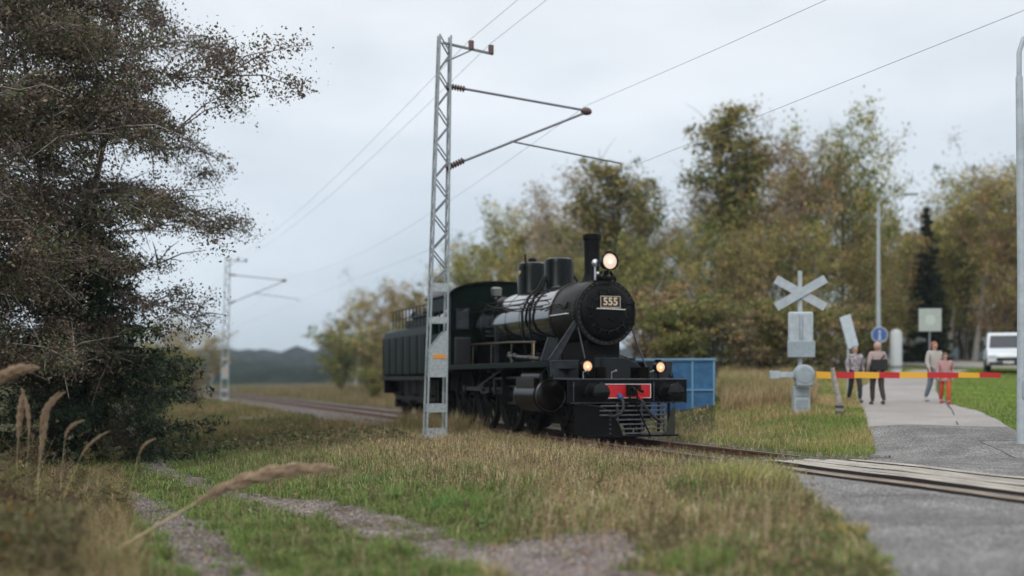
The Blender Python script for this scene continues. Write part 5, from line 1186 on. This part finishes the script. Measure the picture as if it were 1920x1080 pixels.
# under-storey grass in the thicket
r_ = np.random.default_rng(101); X, Y = sample(42000, 7., 20, -80, 330, r_, 1.5); PX, PY = pix(X, Y, g(X, Y)); K = (PX < 215+(PY-850)*.25) & ~((PX > 150) & (PY > 1000) & (r_.random(len(X)) < .7)); X, Y = X[K], Y[K]; n = len(X)
c = np.array([(.10, .11, .04), (.16, .14, .07), (.22, .17, .10), (.12, .075, .05), (.09, .11, .035)])[r_.integers(0, 5, n)]
put('thicket_grass', [blades(X, Y, .12+.30*r_.random(n), .006+.003*r_.random(n), c, r_, .9)], 'tangled grass under the weeds at the lower left', 'grass')

# plume reeds
def reed(base, tip0, tip1, r0, sd, label, stem_r=.006, ctrl=None):
    """stem from base to tip0, plume from tip0 to tip1"""
    b = Vector(base); t0 = Vector(tip0); t1 = Vector(tip1); e = empty('plume_reed', b, label=label, cat='reed', group='dry plume reeds at the lower left'); q = random.Random(sd); r_ = np.random.default_rng(sd)
    c = Vector(ctrl) if ctrl else (b+t0)/2+Vector((0, 0, .08*(t0-b).length)); pts = [(b*(1-t)**2+c*2*t*(1-t)+t0*t*t)-b for t in np.linspace(0, 1, 9)]
    m = MB(); m.tube(pts, [stem_r*(1-.45*i/8) for i in range(9)], 6); straw = mat('straw_stem', (.48, .38, .22), .7, var=.2, scale=10); m.obj('stem', straw, e)
    d0 = (t0-c).normalized(); L = (t1-t0).length; c2 = t0+d0*L*.5; n = int(5200); tt = r_.random(n)
    def pt(t): return np.outer((1-t)**2, np.array(t0-b))+np.outer(2*t*(1-t), np.array(c2-b))+np.outer(t*t, np.array(t1-b))
    env = r0*(np.sin(np.pi*np.clip(tt*.92+.05, 0, 1))**.8+.1); ax = unit(pt(np.clip(tt+.02, 0, 1))-pt(tt)); rr = r_.normal(size=(n, 3)); rr -= ax*(rr*ax).sum(1, keepdims=True); rr = unit(rr)
    rad = r_.random((n, 1))**.5; lob = 1+.28*np.sin(tt*34+rr[:, 2]*3)[:, None]; A = pt(tt)+rr*rad*env[:, None]*.55*lob; B = A+(ax*1.0+rr*.35)*env[:, None]*.85
    sd_ = unit(np.cross(B-A, r_.normal(size=(n, 3))))*r0*.055; V = np.stack([A-sd_, A+sd_, B], 1).reshape(-1, 3)
    cc = np.array([(.46, .33, .22), (.58, .44, .31), (.36, .25, .16), (.66, .53, .40)])[r_.integers(0, 4, n)]; npmesh('plume', V, [np.arange(3*n).reshape(n, 3)], leafP, np.repeat(cc, 3, 0), e)
    return e
def pp(px, py, d): return ((px-960)/F*d, d, CAMZ+(HY-py)/F*d)
D = 10.4; reed(pp(150, 1072, D), pp(368, 942, D), pp(632, 878, D), .088, 1, 'big arching tan reed plume leaning right across the dirt track', .016, pp(270, 1000, D))
D = 11.5; reed(pp(-60, 830, D), pp(-20, 735, D), pp(72, 690, D), .075, 2, 'tan reed plume entering from the left picture edge', .006)
for i, (bx_, by_, ax_, ay_, tx_, ty_, r0, lb) in enumerate([(28, 900, 34, 822, 44, 733, .045, 'upright tan reed plume at the far left, second of the cluster'), (45, 900, 54, 820, 40, 728, .03, 'leaning thin reed plume, first of the left cluster'), (70, 900, 76, 800, 112, 735, .03, 'thin reed plume in the left cluster leaning right'),
        (70, 880, 76, 810, 122, 735, .035, 'reed plume beside the dark bush, upper of a pair'), (60, 930, 74, 868, 92, 762, .035, 'reed plume standing below the dark bush'), (110, 900, 122, 822, 157, 788, .025, 'short reed plume right of the cluster'), (100, 930, 150, 860, 206, 808, .022, 'thin slanted reed stalk in the middle of the thicket'), (240, 880, 262, 850, 292, 822, .02, 'small slanted reed stalk at the dirt track head')]):
    D = 12.5; reed(pp(bx_, by_+60, D), pp(ax_, ay_, D), pp(tx_, ty_, D), r0, 10+i, lb, .004)

# ------------------------------------------------------------------ crossing signal and barrier
def yaw_to(px): return 0
sx, sy, sz = at(1500, 27.0); SIG = empty('crossing_signal', (sx, sy, sz), R(-4), label='grey back of a level crossing signal with white warning cross on the bank', cat='signal')
sgM = mat('grey_sign_back', (.42, .47, .50), .55, var=.12, scale=6); sgD = mat('grey_box', (.30, .35, .38), .6, var=.15, scale=5)
zz = lambda py: CAMZ+(HY-py)/F*27-sz
m = MB(); m.tube([(0, 0, -.3), (0, 0, zz(508))], .055, 14); P('post', m, sgM, SIG, bevel=0)
cz = zz(550)
for sg in (1, -1):
    m = MB(); m.bar((-.68, -.075-.03*sg, cz-.40*sg), (.68, -.075-.03*sg, cz+.40*sg), .03, .235, (0, 1, 0)); 
    m = MB(); rot = Matrix.Rotation(-sg*R(30), 3, 'Y'); m.box((0, -.085-.022*sg, cz), (1.42, .02, .22), rot); P('cross_arm', m, sgM, SIG, bevel=.004)
m = MB(); m.box((0, -.075, zz(622)), (.62, .12, 1.0)); P('signal_board', m, sgM, SIG, bevel=.05)
m = MB(); m.tube([(0, -.14, zz(590)), (0, -.14, zz(670))], .05, 8); m.box((0, -.16, zz(655)), (.68, .10, .42)); P('lamp_housing', m, sgD, SIG, bevel=.03)
m = MB(); m.box((.02, 0, zz(752)), (.40, .34, zz(727)-zz(782))); P('base_cabinet', m, sgM, SIG, bevel=.015)
m = MB(); m.box((.02, -.18, zz(742)), (.36, .02, .02)); m.box((.02, -.178, zz(758)), (.30, .01, .22)); P('cabinet_door', m, sgD, SIG, bevel=.004)
bar_e = empty('boom_barrier', (sx, sy-.35, sz), R(-4), label='lowered red and yellow boom barrier across the footpath', cat='barrier')
m = MB(); zb = zz(703); m.lathe([(-.16, .001), (-.16, .22), (-.1, .26), (.1, .26), (.16, .22), (.16, .001)], (.0, 0, zb), 'y', 24); m.box((0, 0, zb-.1), (.42, .3, .36)); P('pivot_housing', m, sgD, bar_e, bevel=.03)
m = MB(); xx = lambda px: (px-1500)/F*26.8
cuts = [1522, 1552, 1592, 1637, 1674, 1724, 1780, 1818, 1856]; rY = mat('yellow_paint', (.78, .40, .03), .5); rR = mat('barrier_red', (.50, .02, .02), .5)
for i, (a, c) in enumerate(zip(cuts[:-1], cuts[1:])):
    m.mi(i % 2); t0, t1 = i/8, (i+1)/8; h0, h1 = .085-.025*t0, .085-.025*t1; x0, x1 = xx(a), xx(c); vs = [(x0, -.03, zb-h0), (x0, .03, zb-h0), (x0, .03, zb+h0), (x0, -.03, zb+h0), (x1, -.03, zb-h1-.012), (x1, .03, zb-h1-.012), (x1, .03, zb+h1-.012), (x1, -.03, zb+h1-.012)]
    m.add(vs, [(0, 1, 2, 3), (4, 7, 6, 5), (0, 4, 5, 1), (1, 5, 6, 2), (2, 6, 7, 3), (3, 7, 4, 0)])
P('boom', m, [rY, rR], bar_e, bevel=0)
m = MB(); m.bx(xx(1437), xx(1484), -.04, .04, zb-.07, zb+.07); m.bx(xx(1437), xx(1455), -.07, .07, zb-.1, zb+.1); P('counterweight', m, sgM, bar_e, bevel=.01)
# birch log post leaning right of the barrier
x, y, z = at(1574, 26.0, 785); z = gz(x, y); e = empty('leaning_post', (x, y, z), label='pale leaning wooden post with a dark foot beside the footpath', cat='post')
m = MB(); m.tube([(0, 0, .1), (-.03, .02, .5), (-.12, .03, .9), (-.16, .05, 1.18)], [.095, .07, .065, .05], 12); P('post', m, birchM, e, bevel=0)
m = MB(); m.tube([(0, 0, -.1), (0, 0, .12)], [.14, .11], 12); m.tube([(0, 0, .2), (0, 0, .26)], .10, 12); P('foot', m, mat('dark_foot', (.05, .05, .05), .8), e, bevel=0)
# slanted white sign
x, y, z = at(1592, 34); e = empty('slanted_sign', (x, y, z), R(20), label='slanted white warning board on a post left of the walkers', cat='sign'); m = MB(); m.box((0, 0, CAMZ+(HY-622)/F*34-z), (.42, .04, 1.05), Matrix.Rotation(-R(18), 3, 'Y')); P('board', m, mat('pale_sign', (.55, .62, .66), .5, var=.1), e, bevel=.01)
m = MB(); m.tube([(0, .05, -.2), (0, .05, CAMZ+(HY-640)/F*34-z)], .04, 8); P('post', m, galvM, e, bevel=0)
# lamp post with the round blue sign
x, y, z = at(1647, 47); zt = CAMZ+(HY-380)/F*47-z; e = empty('lamp_post', (x, y, z), label='slim grey lamp post with a round blue path sign behind the walkers', cat='lamp post')
m = MB(); m.tube([(0, 0, -.3), (0, 0, 2.5), (0, 0, zt)], [.12, .10, .06], 12); P('pole', m, galvM, e, bevel=0)
m = MB(); m.tube([(0, 0, zt-.02), (.3, -.2, zt+.25), (1.0, -.4, zt+.3)], .04, 8); m.box((1.25, -.46, zt+.3), (.6, .2, .1)); P('lamp_head', m, galvM, e, bevel=.02)
zs = CAMZ+(HY-628)/F*47-z; m = MB(); m.disc((0, -.14, zs), .36, .02, 'y', 32); sgn = P('round_sign', m, mat('sign_blue', (.05, .12, .32), .4), e, bevel=0)
m = MB(); m.lathe([(-.156, .33), (-.156, .355)], (0, 0, zs), 'y', 32); m.tube([(0, -.155, zs-.18), (0, -.155, zs+.05)], .03, 6); m.sphere((0, -.155, zs+.14), .05, 8, 6, (1, .3, 1)); m.tube([(-.03, -.155, zs-.18), (-.08, -.155, zs-.28)], .02, 6); m.tube([(.03, -.155, zs-.18), (.08, -.155, zs-.28)], .02, 6); P('sign_mark', m, whiteP, sgn, bevel=0)
# white bollard
x, y, z = at(1680, 52); e = empty('bollard', (x, y, z), label='white rounded bollard right of the blue sign', cat='bollard'); m = MB(); hb = CAMZ+(HY-617)/F*52-z; m.lathe([(-.2, .28), (hb-.2, .28), (hb-.05, .2), (hb, .001)], (0, 0, 0), 'z', 20); P('body', m, mat('bollard_white', (.5, .52, .52), .5), e, bevel=0); m = MB(); m.lathe([(.2, .285), (.35, .285)], (0, 0, 0), 'z', 20); P('band', m, galvD, e, bevel=0)
# square sign seen from behind
x, y, z = at(1744, 40); e = empty('square_sign', (x, y, z), label='pale square road sign on a thin post behind the walkers on the right', cat='sign')
zs = CAMZ+(HY-600)/F*40-z; m = MB(); m.box((0, 0, zs), (.86, .03, .86)); P('board', m, mat('pale_green_sign', (.40, .45, .40), .5, var=.08), e, bevel=.05); m = MB(); m.lathe([(-.020, .001), (-.020, .2)], (0, 0, zs), 'y', 20); P('sign_mark', m, mat('sign_disc', (.5, .56, .50), .5), e, bevel=0)
m = MB(); m.tube([(0, .05, -.2), (0, .05, zs+.3)], .035, 8); P('post', m, galvD, e, bevel=0)
# tall lamp post at the right edge
x, y, z = at(1917, 19.5); e = empty('lamp_post', (x, y, z), label='tall grey lamp post with a curved top at the right picture edge', cat='lamp post'); zt = CAMZ+(HY-62)/F*19.5-z
m = MB(); m.tube([(0, 0, -.3), (0, 0, 3), (-.06, 0, zt-.8)], [.10, .085, .06], 16); m.tube([(-.06, 0, zt-.8), (-.06, 0, zt-.35), (.02, 0, zt-.1), (.2, 0, zt), (.9, 0, zt+.08)], .045, 10); P('pole', m, sgM, e, bevel=0)
m = MB(); m.box((1.2, 0, zt+.09), (.65, .24, .10)); P('lamp_head', m, sgD, e, bevel=.03); m = MB(); m.box((0, -.11, 1.0), (.11, .02, .32)); P('service_hatch', m, sgD, e, bevel=.004)

# ------------------------------------------------------------------ blue shed
x, y, z = at(1262, 30.5); e = empty('blue_shed', (x, y, z), R(-12), label='blue boarded shed with pale blue frame poles behind the locomotive buffers', cat='shed')
bM = mat('blue_boards', (.032, .13, .27), .6, var=.25, scale=4); bL = mat('pale_blue_frame', (.16, .33, .50), .5); bD = mat('deep_blue_panel', (.02, .09, .22), .6, var=.2, scale=3)
hS = CAMZ+(HY-676)/F*30.5-z; m = MB(); m.bx(-1.35, 1.15, -.02, .02, -.45, hS)
for i in range(12): m.bx(-1.33+i*.21, -1.315+i*.21, -.032, -.02, -.4, hS-.02)
P('front_wall', m, bM, e, bevel=0)
m = MB(); m.bx(1.11, 1.15, .02, 2.2, -.45, hS); m.bx(-1.35, -1.31, .02, 2.2, -.45, hS); m.bx(-1.35, 1.15, 2.2, 2.24, -.45, hS); P('side_wall', m, bM, e, bevel=0)
m = MB(); m.prism([(-1.2, .05), (.35, .05), (.42, hS-.55), (.1, hS-.32), (-1.2, hS-.12)], -.05, -.034, 'xz'); P('dark_panel', m, bD, e, bevel=0)
m = MB()
for px_ in (-1.35, .55, 1.15): m.bar((px_, -.05, -.45), (px_, -.05, hS+.02), .045)
for pz in (.62, hS): m.bar((-1.35, -.052, pz), (1.15, -.052, pz), .04)
m.bar((1.15, -.05, hS), (1.15, 2.24, hS), .04); P('frame', m, bL, e, bevel=0)
m = MB(); m.box((-.1, 1.1, hS+.03), (2.6, 2.4, .05)); P('roof', m, bL, e, bevel=.01)

# concrete slab in the left field
x, y, z = W(492, 792); m = MB(); m.box((0, 0, .05), (1.5, .9, .16), Matrix.Rotation(.3, 3, 'Z')); m.box((.3, -.1, .15), (.7, .5, .05)); o = m.obj('concrete_slab', concM, bevel=.02); o.location = (x, y, z+.05); tag(o, 'low grey concrete slab in the field left of the track', 'slab')

# ------------------------------------------------------------------ people
def skin_obj(name, joints, edges, radii, mt, parent, root=0, sub=2):
    me = bpy.data.meshes.new(name); me.from_pydata(joints, edges, []); me.materials.append(mt); o = bpy.data.objects.new(name, me); COL.objects.link(o); o.parent = parent
    md = o.modifiers.new('skin', 'SKIN'); md.use_smooth_shade = True; sd = o.modifiers.new('sub', 'SUBSURF'); sd.levels = sd.render_levels = sub
    for i, r_ in enumerate(radii):
        v = me.skin_vertices[0].data[i]; v.radius = r_ if isinstance(r_, tuple) else (r_, r_); v.use_root = (i == root)
    return o
def person(px, d, H, face, top, legs, hair, label, stride=.22, shoe=(.05, .05, .05), long_coat=False, bag=None, z=None, hatcol=None):
    x, y, _z = at(px, d); e = empty('person', (x, y, _z+.018), face, label=label, cat='person', group='people walking on the footpath'); k = H/1.72
    def S(p): return tuple(c*k for c in p)
    J = {'pel': (0, 0, .94), 'wst': (0, 0, 1.08), 'chs': (0, -.01, 1.30), 'nk': (0, 0, 1.46), 'hd0': (0, -.005, 1.55), 'hd1': (0, -.01, 1.64), 'hd2': (0, 0, 1.70),
         'nos': (0, -.115, 1.60)}
    for sg, n_ in ((1, 'L'), (-1, 'R')):
        f_ = sg*stride
        J['hip'+n_] = (sg*.095, 0, .90); J['kn'+n_] = (sg*.10, -f_*.75-.04, .50); J['an'+n_] = (sg*.10, -f_*1.0+(.14 if f_ < 0 else 0), .09 if f_ > 0 else .13); J['toe'+n_] = (sg*.11, J['an'+n_][1]-.16, .04 if f_ > 0 else .035)
        J['sh'+n_] = (sg*.18, 0, 1.41); J['el'+n_] = (sg*.25, f_*.45+.04, 1.14); J['wr'+n_] = (sg*.25, f_*.45-.10, .92); J['pm'+n_] = (sg*.25, f_*.45-.13, .84); J['ear'+n_] = (sg*.078, .0, 1.60)
        for q_ in range(4): J['f%d%s' % (q_, n_)] = (sg*(.25-.012*(q_ % 2)), f_*.45-.165+q_*.022, .785+.012*(q_ % 3)); J['g%d%s' % (q_, n_)] = (sg*.235, f_*.45-.16+q_*.022, .752+.012*(q_ % 3))
        J['th'+n_] = (sg*.23, f_*.45-.175, .82)
    names = list(J); ix = {n_: i for i, n_ in enumerate(names)}
    E = [('pel', 'wst'), ('wst', 'chs'), ('chs', 'nk'), ('nk', 'hd0'), ('hd0', 'hd1'), ('hd1', 'hd2'), ('hd1', 'nos')]
    for n_ in 'LR':
        E += [('pel', 'hip'+n_), ('hip'+n_, 'kn'+n_), ('kn'+n_, 'an'+n_), ('an'+n_, 'toe'+n_), ('chs', 'sh'+n_), ('sh'+n_, 'el'+n_), ('el'+n_, 'wr'+n_), ('wr'+n_, 'pm'+n_), ('hd1', 'ear'+n_), ('pm'+n_, 'th'+n_)]
        for q_ in range(4): E += [('pm'+n_, 'f%d%s' % (q_, n_)), ('f%d%s' % (q_, n_), 'g%d%s' % (q_, n_))]
    rad = {'pel': .12, 'wst': .105, 'chs': (.10, .08), 'nk': .05, 'hd0': .068, 'hd1': .09, 'hd2': .06, 'nos': .014}
    def rd(n_):
        if n_ in rad: return rad[n_]
        b_ = n_[:-1]; return {'hip': .085, 'kn': .055, 'an': .036, 'toe': .03, 'sh': .058, 'el': .042, 'wr': .026, 'pm': .032, 'ear': .014, 'th': .010}.get(b_, .009)
    rr = [rd(n_) for n_ in names]; rr = [(a[0]*k, a[1]*k) if isinstance(a, tuple) else a*k for a in rr]
    skin_obj('body', [S(J[n_]) for n_ in names], [(ix[a], ix[b_]) for a, b_ in E], rr, skinM, e)
    def sub(nm, ns, es, rs, mt): ii = {n_: i for i, n_ in enumerate(ns)}; return skin_obj(nm, [S(J[n_]) for n_ in ns], [(ii[a], ii[b_]) for a, b_ in es], [(a[0]*k, a[1]*k) if isinstance(a, tuple) else a*k for a in rs], mt, e)
    J['cuffL'] = tuple(Vector(J['elL']).lerp(Vector(J['wrL']), .9)); J['cuffR'] = tuple(Vector(J['elR']).lerp(Vector(J['wrR']), .9)); J['hem'] = (0, 0, .80 if not long_coat else .66); J['hip0'] = (0, 0, .92)
    sub('jacket', ['hip0', 'wst', 'chs', 'nk', 'shL', 'elL', 'cuffL', 'shR', 'elR', 'cuffR', 'hem'], [('hip0', 'wst'), ('wst', 'chs'), ('chs', 'nk'), ('chs', 'shL'), ('shL', 'elL'), ('elL', 'cuffL'), ('chs', 'shR'), ('shR', 'elR'), ('elR', 'cuffR'), ('hip0', 'hem')], [(.17, .145), (.16, .14), (.19, .16), .07, .08, .062, .045, .08, .062, .045, (.19, .16)], top)
    J['ankL'] = tuple(Vector(J['knL']).lerp(Vector(J['anL']), .92)); J['ankR'] = tuple(Vector(J['knR']).lerp(Vector(J['anR']), .92))
    sub('trousers', ['pel', 'hipL', 'knL', 'ankL', 'hipR', 'knR', 'ankR'], [('pel', 'hipL'), ('hipL', 'knL'), ('knL', 'ankL'), ('pel', 'hipR'), ('hipR', 'knR'), ('knR', 'ankR')], [.14, .105, .078, .065, .105, .078, .065], legs)
    m = MB(); n_ = 14
    m.sphere((0, .012*k, 1.625*k), .112*k, 14, 10, (.92, 1.0, 1.08)); vs = m.v; m2 = MB()
    keepf = [f for f in m.f if not any(vs[i][1] < -.045*k and vs[i][2] < 1.66*k for i in f) and all(vs[i][2] > 1.53*k for i in f)]
    m2.v = m.v; m2.f = keepf; m2.m = [0]*len(keepf); P('hair' if not hatcol else 'hat', m2, hatcol or hair, e, bevel=0)
    for n_ in 'LR':
        a = Vector(S(J['an'+n_])); t = Vector(S(J['toe'+n_])); m = MB(); m.sphere(tuple((a+t)/2+Vector((0, -.01, -.02))), .055*k, 10, 7, (.9, 2.4, .95)); m.tube([a, a+Vector((0, 0, .06))], .05*k, 8); P('shoe', m, mat('shoe_%g' % shoe[0], shoe, .6), e, bevel=0)
    if bag:
        m = MB(); m.box((0, .20*k, 1.2*k), (.30*k, .16*k, .42*k)); P('backpack', m, bag, e, bevel=.04)
    return e
tw = lambda n_, c, c2=None: mat('cloth_'+n_, c, .85, col2=c2, scale=14) if c2 else mat('cloth_'+n_, c, .85)
hairB = mat('brown_hair', (.10, .05, .03), .6); hairR = mat('red_hair', (.32, .10, .06), .6); hairP = mat('light_hair', (.45, .28, .22), .6); hairG = mat('grey_hair', (.25, .24, .24), .7)
person(1603, 30.4, 1.62, R(0), tw('patterned', (.16, .14, .15), (.50, .45, .47)), tw('dark', (.035, .035, .04)), hairG, 'walker in a pale patterned jacket and dark trousers at the left of the footpath', .16)
person(1645, 29.6, 1.72, R(180), tw('offwhite', (.38, .29, .27)), tw('darkbrown', (.045, .032, .028)), hairP, 'walker in a light top with a black waist bag and dark brown trousers', .10)
x, y, z = at(1645, 29.6); m = MB(); m.box((0, -.02, 1.12), (.42, .36, .30)); m.tube([(-.15, -.12, 1.0), (.15, -.12, 1.4)], .02); ob = m.obj('waist_bag', tw('black', (.02, .02, .02)), bevel=.08); ob.location = (x, y-.03, z); tag(ob, 'black bag slung round the waist of the walker in the light top', 'bag')
person(1752, 30.6, 1.72, R(10), tw('cream', (.42, .39, .35)), tw('bluegrey', (.16, .20, .24)), hairR, 'red-haired walker in a cream coat and blue-grey trousers on the right', .15, long_coat=True, shoe=(.4, .4, .4))
person(1772, 30.0, 1.42, R(-15), tw('pink', (.42, .24, .23)), tw('orange', (.55, .085, .03)), hairB, 'small walker in a pink top and bright orange trousers on the right', .14, shoe=(.6, .05, .03))

# ------------------------------------------------------------------ vehicles
def vehicle(px, d, rz, L, Wd, H, paint, label, nm, hood=.9, van=True):
    x, y, z = at(px, d); e = empty(nm, (x, y, z+.02), rz, label=label, cat='van' if van else 'car'); hw = Wd/2     # front faces local -y
    f = -L/2; r = L/2
    prof = [(f+.05, .32), (f, .5), (f+.02, .82), (f+.12, .98), (f+hood, 1.12), (f+hood+.75, H-.12), (f+hood+1.1, H), (r-.35, H-.02), (r-.05, H-.35), (r, .9), (r-.03, .35)]
    m = MB(); n = len(prof); vs = []
    for sx_, ins in ((-1, 1), (-1, 0), (1, 0), (1, 1)):
        for (a, b_) in prof: t = max(0, (b_-1.0)/(H-1.0)); w_ = hw-.10*t-(.05 if ins else 0); vs.append((sx_*w_, a, b_-(.03 if ins and b_ > 1.3 else 0)))
    fs = []
    for k_ in range(3):
        for i in range(n): fs.append((k_*n+i, k_*n+(i+1) % n, (k_+1)*n+(i+1) % n, (k_+1)*n+i))
    fs += [tuple(range(n)), tuple(range(3*n, 4*n))[::-1]]
    m.add(vs, fs); P('body', m, paint, e, bevel=.03)
    m = MB(); a0, b0 = prof[4]; a1, b1 = prof[5]; p = lambda t: (a0+(a1-a0)*t, b0+(b1-b0)*t); (ya, za), (yb, zb_) = p(.08), p(.95); m.add([(-hw*.86, ya-.035, za+.01), (hw*.86, ya-.035, za+.01), (hw*.78, yb-.035, zb_+.01), (-hw*.78, yb-.035, zb_+.01), (-hw*.86, ya-.01, za), (hw*.86, ya-.01, za), (hw*.78, yb-.01, zb_), (-hw*.78, yb-.01, zb_)], [(0, 1, 2, 3), (4, 7, 6, 5), (0, 4, 5, 1), (1, 5, 6, 2), (2, 6, 7, 3), (3, 7, 4, 0)]); P('windscreen', m, glassD, e, bevel=0)
    for sg in (1, -1):
        m = MB(); m.add([(sg*(hw-.012), f+hood+.35, 1.18), (sg*(hw-.012), f+hood+1.5, 1.18), (sg*(hw-.075), f+hood+1.5, H-.25), (sg*(hw-.075), f+hood+.85, H-.25)], [(0, 1, 2, 3)]); P('side_window', m, glassD, e, bevel=0, smooth=False)
        m = MB(); m.box((sg*hw*.74, f+.03, .76), (.34, .12, .16)); P('headlight', m, mat('headlight_glass', (.7, .72, .75), .1), e, bevel=.03)
        m = MB(); m.box((sg*(hw+.10), f+hood+.35, 1.22), (.16, .1, .18)); P('mirror', m, mat('black_plastic', (.02, .02, .02), .5), e, bevel=.02)
        for yy_ in (f+.85, r-.85):
            m = MB(); m.lathe([(-.11, .18), (-.11, .30), (-.08, .33), (.08, .33), (.11, .30), (.11, .18)], (sg*(hw-.10), yy_, .33), 'x', 28); wh = P('wheel', m, rubberM, e, bevel=0); m = MB(); m.disc((sg*(hw-.03), yy_, .33), .2, .06, 'x', 20); P('rim', m, galvM, wh, bevel=0)
    m = MB(); m.box((0, f-.01, .60), (Wd*.55, .06, .18)); m.box((0, f+.0, .40), (Wd*.9, .10, .14)); P('grille', m, mat('black_plastic', (.02, .02, .02), .5), e, bevel=.01)
    m = MB(); m.box((0, f-.05, .46), (.46, .02, .11)); P('number_plate', m, whiteP, e, bevel=0)
    return e
vehicle(1886, 53, R(-22), 4.6, 1.9, 1.95, mat('white_car_paint', (.72, .76, .80), .25, coat=.5), 'white van approaching on the road at the right', 'parked_van')
vehicle(1957, 49, R(-22), 4.4, 1.85, 1.5, mat('dark_car_paint', (.02, .025, .035), .25, coat=.5), 'dark car cut by the right picture edge in front of the white van', 'parked_car', van=False)

# ------------------------------------------------------------------ haze
hm = bpy.data.materials.new('air_haze'); hm.use_nodes = True; ht = hm.node_tree
for n_ in list(ht.nodes): ht.nodes.remove(n_)
ho = ht.nodes.new('ShaderNodeOutputMaterial'); hv = ht.nodes.new('ShaderNodeVolumePrincipled'); hv.inputs['Color'].default_value = (.80, .90, 1, 1); hv.inputs['Density'].default_value = .00028; hv.inputs['Anisotropy'].default_value = .2
ht.links.new(hv.outputs[0], ho.inputs['Volume'])
m = MB(); m.bx(-3200, 3200, -300, 4300, -3.2, 60); o = m.obj('haze', hm, smooth=False); tag(o, kind='stuff')
